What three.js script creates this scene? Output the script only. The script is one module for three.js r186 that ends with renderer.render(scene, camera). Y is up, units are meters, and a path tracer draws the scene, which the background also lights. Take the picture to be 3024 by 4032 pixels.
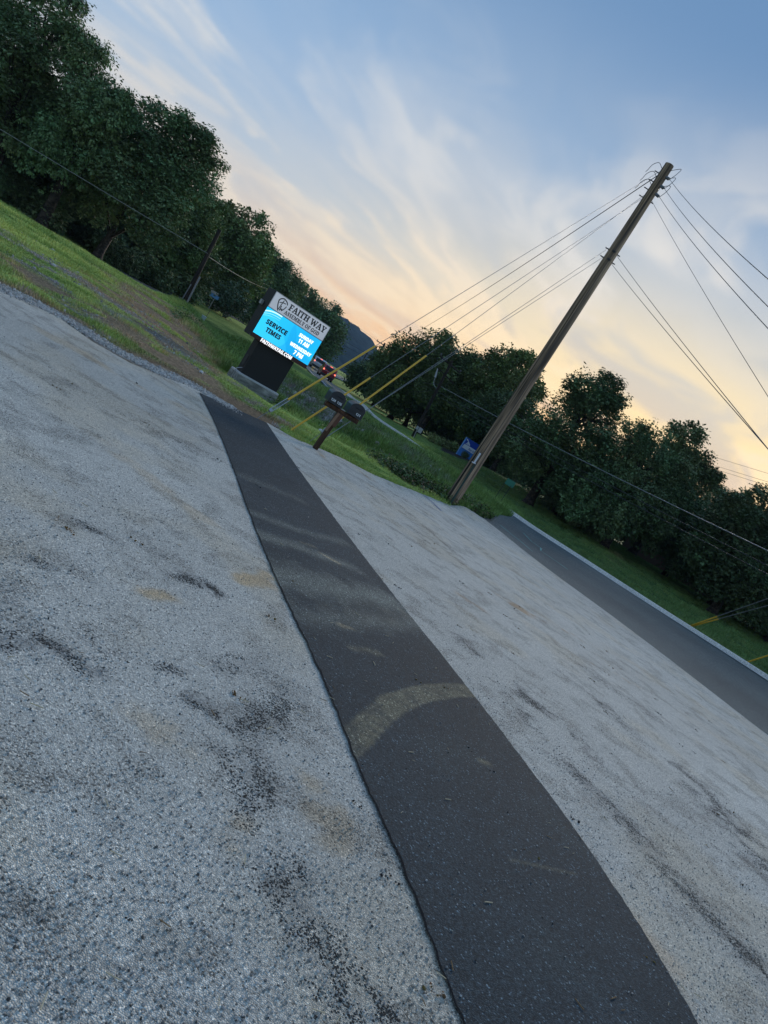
import * as THREE from 'three';
import { mergeGeometries } from 'three/addons/utils/BufferGeometryUtils.js';
import { RoundedBoxGeometry } from 'three/addons/geometries/RoundedBoxGeometry.js';
import { RectAreaLightUniformsLib } from 'three/addons/lights/RectAreaLightUniformsLib.js';

// ------------------------------------------------------------------ camera, sky, sun, exposure
const scene = new THREE.Scene();
const RAD = Math.PI / 180, EYE = 1.55;
const camera = new THREE.PerspectiveCamera(67.8, 3 / 4, 0.05, 6000);
camera.position.set(0, EYE, 0);
camera.rotation.order = 'YXZ';
camera.rotation.set(-7.2 * RAD, 0, 32.3 * RAD);      // a tilted hand-held phone
scene.add(camera);
const renderer = new THREE.WebGLRenderer({ antialias: true });
renderer.toneMapping = THREE.LinearToneMapping;
renderer.toneMappingExposure = 1.42;
renderer.shadowMap.enabled = true;

const SUN_AZ = 19 * RAD, SUN_EL = 14 * RAD;           // behind the trees on the right, veiled by cirrus
const sunDir = new THREE.Vector3(Math.sin(SUN_AZ) * Math.cos(SUN_EL), Math.sin(SUN_EL), -Math.cos(SUN_AZ) * Math.cos(SUN_EL));
const sun = new THREE.DirectionalLight(0xfff3e4, 2.0);
sun.position.copy(sunDir).multiplyScalar(150);
sun.target.position.set(0, 0, -20); sun.position.add(sun.target.position);
sun.castShadow = true; sun.shadow.radius = 30; sun.shadow.mapSize.set(2048, 2048);
Object.assign(sun.shadow.camera, { left: -70, right: 70, top: 60, bottom: -40, near: 1, far: 320 });
scene.add(sun, sun.target);

// ------------------------------------------------------------------ small maths
function rng(seed) { let a = seed >>> 0; return () => { a = (a + 0x6D2B79F5) | 0; let t = Math.imul(a ^ (a >>> 15), 1 | a); t = (t + Math.imul(t ^ (t >>> 7), 61 | t)) ^ t; return ((t ^ (t >>> 14)) >>> 0) / 4294967296; }; }
const hash2 = (x, y) => { let h = Math.imul(x | 0, 374761393) + Math.imul(y | 0, 668265263); h = Math.imul(h ^ (h >>> 13), 1274126177); return ((h ^ (h >>> 16)) >>> 0) / 4294967296; };
const sm = (a, b, x) => { const t = Math.min(1, Math.max(0, (x - a) / (b - a))); return t * t * (3 - 2 * t); };
const mix = (a, b, t) => a + (b - a) * t;
const clamp = (x, a, b) => Math.min(b, Math.max(a, x));
function noise(x, y) { const i = Math.floor(x), j = Math.floor(y), u = x - i, v = y - j, a = u * u * (3 - 2 * u), b = v * v * (3 - 2 * v); return mix(mix(hash2(i, j), hash2(i + 1, j), a), mix(hash2(i, j + 1), hash2(i + 1, j + 1), a), b); }
function fbm(x, y, o = 4) { let s = 0, a = 0.5, n = 0; for (let k = 0; k < o; k++) { s += a * noise(x, y); n += a; a *= 0.5; x = x * 2.03 + 17.3; y = y * 2.03 + 5.1; } return s / n; }
const mix3 = (a, b, t) => [mix(a[0], b[0], t), mix(a[1], b[1], t), mix(a[2], b[2], t)];

// ------------------------------------------------------------------ sky: air and cirrus at dusk, the glow round the sun that has sunk behind the trees
{
  const W = 2048, Hh = 1024, d = new Float32Array(W * Hh * 4);
  const S = 0.97;
  for (let j = 0; j < Hh; j++) {
    const el = ((j + 0.5) / Hh - 0.5) * Math.PI, ce = Math.cos(el), y = Math.sin(el), e = el / RAD;
    for (let i = 0; i < W; i++) {
      const ph = ((i + 0.5) / W - 0.5) * 2 * Math.PI, x = ce * Math.cos(ph), z = ce * Math.sin(ph);
      const ep = Math.max(e, 0);
      let c = mix3(mix3([0.325, 0.42, 0.515], [0.205, 0.338, 0.525], sm(2, 16, ep)), mix3([0.110, 0.210, 0.37], [0.135, 0.235, 0.385], sm(35, 80, ep)), sm(11, 33, ep));
      let da = Math.atan2(x, -z) - SUN_AZ; da = Math.abs(Math.atan2(Math.sin(da), Math.cos(da))) / RAD;
      const sig = 28 + Math.max(0, 9 - ep) * 3.0;
      const w = Math.exp(-((da / sig) ** 2)) * Math.exp(-((ep / 19) ** 3));
      const warm = mix3(mix3([0.96, 0.50, 0.13], [0.94, 0.70, 0.32], sm(3.5, 10, ep)), [0.56, 0.54, 0.47], sm(10, 22, ep));
      c = mix3(c, warm, w);
      if (y > 0.01) {                                  // a sheet of cirrus, combed in one direction
        const px = x / (y + 0.05), pz = -z / (y + 0.05);
        const al = px * 0.50 + pz * 0.866, ac = px * 0.866 - pz * 0.50;
        const wob = fbm(al * 0.6 + 3, ac * 0.6, 4) - 0.5;
        const big = fbm(al * 0.30 + 9.2, ac * 0.62 + 4.1 + wob, 3);
        const s1 = fbm(al * 0.72 + wob * 2.2 + 1.7, ac * 2.0 + wob * 3.4, 6);
        const s2 = fbm(al * 2.2 + 7 + wob * 4, ac * 7.5 + wob * 9, 5);
        const veil = 1 - sm(14, 36, ep + 34 * (0.5 - big));
        let k = veil * (0.22 + 1.0 * sm(0.38, 0.60, s1)) * (0.55 + 0.65 * sm(0.34, 0.66, s2)) + 0.55 * sm(0.53, 0.66, s1) * sm(0.42, 0.62, big) * (0.3 + sm(0.36, 0.62, s2));
        k = clamp(k, 0, 0.95) * sm(0.5, 4, ep);
        const lit = mix3([0.38, 0.45, 0.53], mix3([0.92, 0.68, 0.38], [0.62, 0.59, 0.55], sm(6, 16, ep)), Math.exp(-((da / 44) ** 2)));
        c = mix3(c, lit, k * 0.9);
        const shade = sm(0.45, 0.62, fbm(al * 0.7 + 31, ac * 2.1 + 12 + wob * 3, 5)) * Math.min(1, w * 1.5) * 0.62;   // greyer bars of cloud in the glow
        c = mix3(c, mix3([0.50, 0.39, 0.33], [0.37, 0.41, 0.46], sm(5, 13, ep)), shade * sm(2, 7, ep));
      }
      if (e < 0) c = mix3(c, [0.16, 0.18, 0.17], sm(0, -4, e));
      const o = (j * W + i) * 4; d[o] = c[0] * S; d[o + 1] = c[1] * S; d[o + 2] = c[2] * S; d[o + 3] = 1;
    }
  }
  const t = new THREE.DataTexture(d, W, Hh, THREE.RGBAFormat, THREE.FloatType);
  t.mapping = THREE.EquirectangularReflectionMapping; t.magFilter = t.minFilter = THREE.LinearFilter; t.wrapS = THREE.RepeatWrapping; t.needsUpdate = true;
  scene.background = t; scene.environment = t;
}

// ------------------------------------------------------------------ naming helpers
const taken = new Map();
function numbered(name) { const n = taken.get(name) || 0; taken.set(name, n + 1); return n ? name + '_' + String(n).padStart(3, '0') : name; }
function tag(o, label, category, group, kind) { o.userData.label = label; if (category) o.userData.category = category; if (group) o.userData.group = group; if (kind) o.userData.kind = kind; return o; }
function addMesh(name, geo, mat, parent = scene) {
  const m = new THREE.Mesh(Array.isArray(geo) ? mergeGeometries(geo.map(g => g.index ? g.toNonIndexed() : g)) : geo, mat);
  m.name = parent === scene ? numbered(name) : name; m.castShadow = m.receiveShadow = true; parent.add(m); return m;
}
function thing(name, label, category, [x, y, z] = [0, 0, 0], turn = 0, group) {
  const o = new THREE.Group(); o.name = numbered(name); o.position.set(x, y, z); o.rotation.y = turn; scene.add(o); return tag(o, label, category, group);
}
const struct = (m, label, category = 'ground') => tag(m, label, category, null, 'structure');
const std = (c, rough = 0.8, extra = {}) => new THREE.MeshStandardMaterial({ color: new THREE.Color().setRGB(...c), roughness: rough, ...extra });
function box(w, h, d, x = 0, y = 0, z = 0, r = 0) { const g = r ? new RoundedBoxGeometry(w, h, d, 2, r) : new THREE.BoxGeometry(w, h, d); g.translate(x, y, z); return g; }
const V = (x, y, z) => new THREE.Vector3(x, y, z);
function rod(a, b, r0, r1 = r0, seg = 8) { const d = b.clone().sub(a), g = new THREE.CylinderGeometry(r1, r0, d.length(), seg, 1); g.applyQuaternion(new THREE.Quaternion().setFromUnitVectors(V(0, 1, 0), d.clone().normalize())); g.translate(...a.clone().add(b).multiplyScalar(0.5).toArray()); return g; }
function wireGeo(a, b, sag, r, n = 14) {
  const pts = []; for (let i = 0; i <= n; i++) { const t = i / n, p = a.clone().lerp(b, t); p.y -= sag * 4 * t * (1 - t); pts.push(p); }
  return new THREE.TubeGeometry(new THREE.CatmullRomCurve3(pts), sag ? n * 2 : 2, r, 5);
}

// ------------------------------------------------------------------ the lie of the land: a smooth sheet through levelled points, and a ditch cut into it
const LEVELS = [[-0.11,0.0,-1.44],[0.81,0.0,-2.07],[2.3,0.0,-3.1],[-0.9,0.0,-2.62],[-0.16,0.0,-3.93],[0.95,0.0,-6.67],[2.84,0.0,-5.15],[4.68,0.0,-7.0],[-2.46,0.0,-4.94],[-1.49,0.0,-7.57],[0.19,0.0,-9.28],[-5.98,0.0,-10.19],[-5.34,0.0,-11.24],[-4.1,0.0,-11.47],[-3.53,0.0,-12.44],[-2.66,0.0,-14.49],[-1.75,0.0,-14.99],[0.16,0.0,-18.33],[6.14,0.0,-19.01],[8.8,0.0,-15.05],[-15.0,0.0,0.0],[15.0,0.0,0.0],[0.0,0.0,15.0],[-15.0,0.0,15.0],[15.0,0.0,15.0],[5.0,0.0,-8.0],[8.0,0.0,-8.0],[10.0,0.0,-12.0],[3.0,0.0,-14.0],[4.0,0.0,-18.0],[1.53,0.02,-21.62],[2.72,0.03,-23.94],[13.06,0.5,-24.06],[10.39,0.33,-29.19],[5.75,0.15,-34.73],[22.0,0.55,-10.0],[-0.01,0.03,-48.35],[-5.71,0.0,-62.43],[0.08,0.28,-36.0],[-3.97,0.28,-46.0],[2.31,0.35,-29.0],[1.45,0.17,-22.0],[8.99,1.05,-58.0],[15.97,1.13,-48.0],[22.79,1.2,-44.0],[40.0,1.3,-40.0],[30.0,2.0,-80.0],[4.8,1.08,-62.0],[-1.25,0.06,-62.0],[-13.59,0.19,-120.0],[2.91,0.92,-75.0],[20.0,2.2,-130.0],[-17.35,0.05,-27.1],[-14.9,0.05,-31.62],[-9.46,0.1,-18.59],[-10.12,0.08,-17.88],[-15.44,0.07,-42.0],[-22.0,-0.55,-45.0],[-7.21,0.05,-18.53],[-13.02,-0.02,-38.99],[-7.14,0.0,-25.29],[-5.33,-0.3,-20.6],[-4.27,-0.28,-21.5],[-7.06,-0.08,-27.96],[-9.0,-0.12,-48.0],[-13.0,-0.12,-58.0],[-3.23,-0.06,-19.07],[-1.76,-0.05,-16.95],[-26.0,0.02,-27.5],[-20.0,-0.2,-33.8],[-17.8,-0.3,-38.5],[-18.5,-0.25,-44.0],[-45.0,0.6,-40.0],[-45.0,0.3,-10.0],[-40.0,0.3,-80.0],[-22.97,0.23,-85.0],[-20.14,0.16,-62.0],[-1.8,0.0,-43.5],[-5.6,-0.1,-57.0],[-10.5,-0.25,-76.0],[-16.0,-0.39,-95.0],[-20.5,-0.2,-115.0],[-22.0,0.2,-135.0],[-19.0,0.7,-160.0],[-11.0,1.1,-190.0],[4.0,1.4,-230.0],[-30.0,0.3,-115.0],[-30.0,0.0,-95.0],[-4.0,0.1,-95.0],[-8.0,0.5,-135.0],[-60.0,1.0,-220.0],[60.0,3.0,-220.0],[-110.0,2.0,-220.0],[-90.0,1.0,-100.0],[100.0,4.0,-100.0],[80.0,2.5,-20.0],[-100.0,1.0,0.0],[0.0,0.0,100.0],[100.0,1.0,100.0],[-100.0,0.0,100.0]];
const N = LEVELS.length, TPS = (() => {
  const n = N + 3, A = [];
  const U = r2 => r2 > 0 ? 0.5 * r2 * Math.log(r2) : 0;
  for (let i = 0; i < N; i++) { const row = new Float64Array(n + 1), [x, y, z] = LEVELS[i]; for (let k = 0; k < N; k++) row[k] = U((x - LEVELS[k][0]) ** 2 + (z - LEVELS[k][2]) ** 2) + (k === i ? 0.2 : 0); row[N] = 1; row[N + 1] = x; row[N + 2] = z; row[n] = y; A.push(row); }
  for (let q = 0; q < 3; q++) { const row = new Float64Array(n + 1); for (let k = 0; k < N; k++) row[k] = q === 0 ? 1 : LEVELS[k][q === 1 ? 0 : 2]; A.push(row); }
  for (let c = 0; c < n; c++) { let p = c; for (let r = c + 1; r < n; r++) if (Math.abs(A[r][c]) > Math.abs(A[p][c])) p = r; [A[c], A[p]] = [A[p], A[c]]; for (let r = 0; r < n; r++) if (r !== c) { const f = A[r][c] / A[c][c]; if (f) for (let k = c; k <= n; k++) A[r][k] -= f * A[c][k]; } }
  return A.map((r, i) => r[n] / r[i]);
})();
const DITCH = [[-40, -60, .3, 2], [-24, -54, .4, 2.2], [-16, -47, .5, 2.5], [-10.5, -38, .55, 3], [-7.2, -29.5, .6, 3.4], [-4.4, -25.6, .55, 3.2], [-1.9, -23.6, .5, 2.8], [-0.3, -23.9, .35, 2.4], [0.8, -25.6, .15, 1.6], [2, -29, 0, 1]];
function ditchAt(x, z) { let best = 1e9, d = 0, w = 1; for (let i = 0; i + 1 < DITCH.length; i++) { const a = DITCH[i], b = DITCH[i + 1], dx = b[0] - a[0], dz = b[1] - a[1], t = clamp(((x - a[0]) * dx + (z - a[1]) * dz) / (dx * dx + dz * dz), 0, 1), r = Math.hypot(x - a[0] - t * dx, z - a[1] - t * dz); if (r < best) { best = r; d = mix(a[2], b[2], t); w = mix(a[3], b[3], t); } } return [best, d, w]; }
function H(x, z) {
  const far = sm(130, 230, Math.hypot(x, z + 60)); let y = 1.5;
  if (far < 1) {
    y = TPS[N] + TPS[N + 1] * x + TPS[N + 2] * z;
    for (let k = 0; k < N; k++) { const r2 = (x - LEVELS[k][0]) ** 2 + (z - LEVELS[k][2]) ** 2; if (r2 > 0) y += TPS[k] * 0.5 * r2 * Math.log(r2); }
    const [r, d, w] = ditchAt(x, z), s = Math.max(0, 1 - (r / w) ** 2); y -= d * s * s;
    y = mix(y, 1.5, far);
  }
  return y;
}

// ------------------------------------------------------------------ outlines of the paved surfaces (x, z in metres)
const STRIP_L = [[-3.61, -12.44], [-2.6, -10.37], [-1.7, -8.37], [-0.99, -6.72], [-0.54, -5.73], [-0.22, -5.07], [0.19, -4.26], [0.45, -3.67], [0.54, -3.46], [0.69, -3.14], [0.83, -2.86], [0.95, -2.56], [1.07, -2.27], [1.4, -1.4], [2.0, 0.4], [3.2, 4]];
const STRIP_R = [[-2.71, -13.99], [-1.45, -11.16], [-0.2, -8.56], [0.51, -7.16], [1.18, -5.92], [1.59, -5.1], [1.94, -4.35], [2.12, -3.85], [2.22, -3.51], [2.31, -3.11], [2.6, -2.0], [3.1, 0], [4.3, 4]];
const LOT_EDGE = [[-10, 22], [-10, 10], [-9, 0], [-7.5, -5], [-6.3, -8], [-5.95, -10.15], [-5.85, -10.69], [-5.52, -11.07], [-4.85, -10.85], [-4.32, -11.07], [-4.02, -11.68], [-3.84, -12.5], [-3.61, -12.6], [-3.14, -13.05], [-2.71, -14.1], [-2.14, -14.4], [-1.79, -15.37], [-1.4, -16.5], [-0.7, -17.0], [-0.06, -18.04], [0.84, -20.23], [1.51, -21.44], [2.72, -24.03]];
const NEAR = [[22, 8], [18, 0], [13, -8], [8.66, -14.78], [6.17, -18.97], [2.72, -24.03], [4.3, -30.2], [1.6, -37.5], [-3.2, -45], [-8.3, -57], [-13.3, -75], [-19, -94], [-23.7, -115], [-25.3, -135], [-22, -162], [-13.5, -193], [2, -233]];
const FAR_ = [[32, 0], [26, -8], [19, -15.5], [13.07, -24.06], [10.2, -29.0], [7.6, -32.6], [6.0, -34.8], [3.2, -41], [0, -48.3], [-4.6, -59], [-7.9, -74], [-13, -93], [-17.3, -114], [-18.7, -135], [-16, -158], [-8.5, -187], [6, -227]];
const LOT = [...LOT_EDGE, [6.17, -18.97], [8.66, -14.78], [13, -8], [18, 0], [22, 8], [24, 22]];
const SIDE = [[-60, -8], [-40, -14], [-26.5, -23.6], [-20.9, -29.4], [-18.9, -34], [-18.3, -39], [-19.6, -46], [-22.6, -52], [-24.8, -62], [-25.8, -77], [-25.5, -98]];
function inside(poly, x, z) { let c = false; for (let i = 0, j = poly.length - 1; i < poly.length; j = i++) { const [xi, zi] = poly[i], [xj, zj] = poly[j]; if ((zi > z) !== (zj > z) && x < (xj - xi) * (z - zi) / (zj - zi) + xi) c = !c; } return c; }
function toLine(line, x, z) { let b = 1e9, at = 0, s = 0; for (let i = 0; i + 1 < line.length; i++) { const [ax, az] = line[i], [bx, bz] = line[i + 1], dx = bx - ax, dz = bz - az, L = Math.hypot(dx, dz), t = clamp(((x - ax) * dx + (z - az) * dz) / (L * L), 0, 1), r = Math.hypot(x - ax - t * dx, z - az - t * dz); if (r < b) { b = r; at = s + t * L; } s += L; } return [b, at]; }
const ROAD = [...NEAR, ...[...FAR_].reverse()];
const ragged = (line, seed) => { const c = new THREE.CatmullRomCurve3(line.map(p => V(p[0], 0, p[1]))), n = 420, out = []; for (let i = 0; i <= n; i++) { const p = c.getPointAt(i / n), t = c.getTangentAt(i / n), d = 0.010 * (fbm(i * 0.5 + seed, seed, 2) - 0.5) + 0.010 * (hash2(i, seed) - 0.5); out.push([p.x - t.z * d, p.z + t.x * d]); } return out; };
const EDGE_L = ragged(STRIP_L, 3), EDGE_R = ragged(STRIP_R, 8), STRIP = [...EDGE_L, ...[...EDGE_R].reverse()], STRIP0 = [...STRIP_L, ...[...STRIP_R].reverse()];
const onSide = (x, z, w = 2.4) => z < -8 && x < -15 && toLine(SIDE, x, z)[0] < w;
const roadBox = (x, z) => x > -30 && x < 34;

// ------------------------------------------------------------------ textures: the stones of worn chip seal, fine new asphalt, soil, wood, concrete
function pnoise(x, y, n) { const i = Math.floor(x), j = Math.floor(y), u = x - i, v = y - j, a = u * u * (3 - 2 * u), b = v * v * (3 - 2 * v), q = k => ((k % n) + n) % n; return mix(mix(hash2(q(i), q(j) + n * 91), hash2(q(i + 1), q(j) + n * 91), a), mix(hash2(q(i), q(j + 1) + n * 91), hash2(q(i + 1), q(j + 1) + n * 91), a), b); }
const pfbm = (u, v, n) => 0.5 * pnoise(u * n, v * n, n) + 0.28 * pnoise(u * n * 2, v * n * 2, n * 2) + 0.22 * pnoise(u * n * 4, v * n * 4, n * 4);
function stoneTexture(size, cells, seed, tone) {
  const a = new Uint8Array(size * size * 4), b = new Uint8Array(size * size * 4), px = new Float32Array(cells * cells), pz = px.slice(), hv = px.slice(), pat = px.slice(), R = rng(seed);
  for (let i = 0; i < px.length; i++) { px[i] = R(); pz[i] = R(); hv[i] = R(); pat[i] = pfbm((i % cells) / cells, Math.floor(i / cells) / cells, 17); }
  const k = cells / size;
  for (let j = 0; j < size; j++) for (let i = 0; i < size; i++) {
    const u = i * k, v = j * k, ci = Math.floor(u), cj = Math.floor(v); let d1 = 9, d2 = 9, id = 0;
    for (let q = -1; q < 2; q++) for (let p = -1; p < 2; p++) { const n = ((cj + q + cells) % cells) * cells + (ci + p + cells) % cells, dx = ci + p + px[n] - u, dy = cj + q + pz[n] - v, d = dx * dx + dy * dy; if (d < d1) { d2 = d1; d1 = d; id = n; } else if (d < d2) d2 = d; }
    const edge = Math.sqrt(d2) - Math.sqrt(d1), hgt = sm(0, 0.45, edge) * (0.35 + 0.65 * hv[id]);
    const [r, g, bl] = tone(hv[id], edge, px[id], pz[id], pat[id]), o = (j * size + i) * 4;
    a[o] = clamp(r, 0, 1) * 255; a[o + 1] = clamp(g, 0, 1) * 255; a[o + 2] = clamp(bl, 0, 1) * 255; a[o + 3] = 255;
    b[o] = b[o + 1] = b[o + 2] = hgt * 255; b[o + 3] = 255;
  }
  const mk = (d, srgb) => { const t = new THREE.DataTexture(d, size, size); t.wrapS = t.wrapT = THREE.RepeatWrapping; t.magFilter = THREE.LinearFilter; t.minFilter = THREE.LinearMipmapLinearFilter; t.generateMipmaps = true; if (srgb) t.colorSpace = THREE.SRGBColorSpace; t.needsUpdate = true; return t; };
  return [mk(a, true), mk(b, false)];
}
// sRGB tones; the larger stains come as vertex colours that multiply these
const [chipMap, chipBump] = stoneTexture(2048, 620, 5, (h, e, p, q, f) => { const m = sm(0.0, 0.24, e), bare = sm(0.50, 0.74, f); let v = 0.725 + 0.22 * (h - 0.45) - 0.05 * bare; if (p > 0.9) v += 0.15; if (q < 0.055 + 0.20 * bare) v *= 0.58 + 0.2 * h; v *= 0.72 + 0.28 * m; return [v * (0.985 + 0.02 * (p - 0.5)), v, v * (1.0 - 0.02 * (p - 0.5))]; });
const [tarMap, tarBump] = stoneTexture(1024, 230, 9, (h, e, p, q) => { const m = sm(0.0, 0.3, e); let v = 0.285 + 0.15 * (h - 0.5); if (p > 0.97) v += 0.24; v *= 0.72 + 0.28 * m; return [v * (0.93 + 0.03 * (q - 0.5)), v * 1.01, v * 1.04]; });
function noiseTexture(w, h, f) { const d = new Uint8Array(w * h * 4); for (let j = 0; j < h; j++) for (let i = 0; i < w; i++) { const c = f(i / w, j / h), o = (j * w + i) * 4; for (let k = 0; k < 3; k++) d[o + k] = clamp(c[k], 0, 1) * 255; d[o + 3] = 255; } const t = new THREE.DataTexture(d, w, h); t.wrapS = t.wrapT = THREE.RepeatWrapping; t.magFilter = THREE.LinearFilter; t.minFilter = THREE.LinearMipmapLinearFilter; t.generateMipmaps = true; t.colorSpace = THREE.SRGBColorSpace; t.needsUpdate = true; return t; }
const rep = (t, x, y) => { const c = t.clone(); c.repeat.set(x, y); c.needsUpdate = true; return c; };
const chipMat = new THREE.MeshPhysicalMaterial({ color: new THREE.Color().setRGB(1.17, 1.12, 1.01), specularIntensity: 0.35, map: rep(chipMap, 1 / 4.1, 1 / 4.1), bumpMap: rep(chipBump, 1 / 4.1, 1 / 4.1), bumpScale: 0.0035, roughness: 0.9, vertexColors: true });
const tarMat = new THREE.MeshPhysicalMaterial({ color: new THREE.Color().setRGB(0.74, 0.88, 0.98), specularIntensity: 0.2, map: rep(tarMap, 1 / 1.7, 1 / 1.7), bumpMap: rep(tarBump, 1 / 1.7, 1 / 1.7), bumpScale: 0.003, roughness: 0.9, vertexColors: true });
const soilTex = noiseTexture(512, 512, (u, v) => { const n = 0.62 + 0.5 * (fbm(u * 64, v * 64, 3) - 0.5) + 0.3 * (hash2(u * 512, v * 512) - 0.5); return [n, n, n]; });

// a sheet that follows the land inside an outline
function drape(poly, cell, lift, colour, region) {
  const pos = [], col = [], uv = [], idx = [], cache = new Map();
  const vert = (x, z) => { const key = Math.round(x * 2000) + '_' + Math.round(z * 2000); let n = cache.get(key); if (n === undefined) { n = pos.length / 3; cache.set(key, n); pos.push(x, H(x, z) + lift, z); uv.push(x, -z); const c = colour(x, z); col.push(c[0], c[1], c[2]); } return n; };
  const [x0, x1, z0, z1] = region, rows = new Map();
  poly.forEach((a, i) => { const b = poly[(i + 1) % poly.length]; for (let r = Math.floor(Math.min(a[1], b[1]) - cell); r <= Math.floor(Math.max(a[1], b[1]) + cell); r++) { if (!rows.has(r)) rows.set(r, []); rows.get(r).push([a, b]); } });
  for (let i = 0; x0 + i * cell < x1 - 1e-6; i++) for (let j = 0; z0 + j * cell < z1 - 1e-6; j++) {
    const ax = x0 + i * cell, az = z0 + j * cell, bx = Math.min(ax + cell, x1), bz = Math.min(az + cell, z1);
    const mx = (ax + bx) / 2, mz = (az + bz) / 2; let near = false; for (const s of rows.get(Math.floor(mz)) || []) { if (Math.min(s[0][0], s[1][0]) - cell > mx || Math.max(s[0][0], s[1][0]) + cell < mx || Math.min(s[0][1], s[1][1]) - cell > mz || Math.max(s[0][1], s[1][1]) + cell < mz) continue; if (toLine(s, mx, mz)[0] < cell) { near = true; break; } }
    if (!near) { if (!inside(poly, (ax + bx) / 2, (az + bz) / 2)) continue; const a = vert(ax, az), b = vert(bx, az), c = vert(bx, bz), d = vert(ax, bz); idx.push(a, d, b, b, d, c); continue; }
    let p = poly;                                       // clip the outline to this cell
    for (const [ax_, lim, sgn] of [[0, ax, 1], [0, bx, -1], [1, az, 1], [1, bz, -1]]) {
      const out = []; for (let k = 0; k < p.length; k++) { const s = p[k], e = p[(k + 1) % p.length], si = (s[ax_] - lim) * sgn >= 0, ei = (e[ax_] - lim) * sgn >= 0; if (si) out.push(s); if (si !== ei) { const t = (lim - s[ax_]) / (e[ax_] - s[ax_]); out.push([mix(s[0], e[0], t), mix(s[1], e[1], t)]); } } p = out; if (!p.length) break;
    }
    if (p.length < 3) continue;
    const c2 = p.map(q => new THREE.Vector2(q[0], q[1])); if (Math.abs(THREE.ShapeUtils.area(c2)) < 1e-7) continue;
    for (const [a, b, c] of THREE.ShapeUtils.triangulateShape(c2, [])) { const A = c2[a], B = c2[b], C = c2[c], cr = (B.x - A.x) * (C.y - A.y) - (B.y - A.y) * (C.x - A.x); if (Math.abs(cr) < 1e-9) continue; const t = [vert(A.x, A.y), vert(B.x, B.y), vert(C.x, C.y)]; if (cr > 0) t.reverse(); idx.push(...t); }
  }
  return { pos, col, uv, idx };
}
function sheetGeo(parts) {
  let pos = [], col = [], uv = [], idx = []; for (const p of parts) { const b = pos.length / 3; for (const v of p.pos) pos.push(v); for (const v of p.col) col.push(v); for (const v of p.uv) uv.push(v); for (const v of p.idx) idx.push(v + b); }
  const g = new THREE.BufferGeometry(); g.setAttribute('position', new THREE.Float32BufferAttribute(pos, 3)); g.setAttribute('color', new THREE.Float32BufferAttribute(col, 3)); g.setAttribute('uv', new THREE.Float32BufferAttribute(uv, 2)); g.setIndex(idx); g.computeVertexNormals(); return g;
}
// stains and worn places: a line, its width, what it does to the tone, and how grainy it is
const wear = (line, w, tint, amount, grain = 0.6, f = 9) => ({ line, w, tint, amount, grain, f, box: [Math.min(...line.map(p => p[0])) - w * 2, Math.max(...line.map(p => p[0])) + w * 2, Math.min(...line.map(p => p[1])) - w * 2, Math.max(...line.map(p => p[1])) + w * 2] });
function worn(list, x, z, c) {
  for (const s of list) {
    if (x < s.box[0] || x > s.box[1] || z < s.box[2] || z > s.box[3]) continue;
    const r = toLine(s.line, x, z)[0] / s.w * (0.65 + 0.8 * fbm(x * 5 + s.w * 77, z * 5, 2)); if (r > 1.8) continue;
    const n = fbm(x * s.f + s.w * 31, z * s.f + 7, 3), m = Math.exp(-r * r * 1.3) * (s.tint[0] > 2 ? 1 : sm(0.34, 0.56, fbm(x * 2.4 + 13, z * 2.4 + s.w * 9, 3)));
    const k = clamp(s.amount * mix(m, sm(0.56 - 0.38 * m, 0.76 - 0.3 * m, n) * sm(0, 0.3, m), s.grain), 0, 1);
    c[0] *= mix(1, s.tint[0], k); c[1] *= mix(1, s.tint[1], k); c[2] *= mix(1, s.tint[2], k);
  }
  return c;
}
const DARK = [0.62, 0.63, 0.65], BROWN = [1.0, 0.80, 0.58], RUST = [0.85, 0.60, 0.40];
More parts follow.
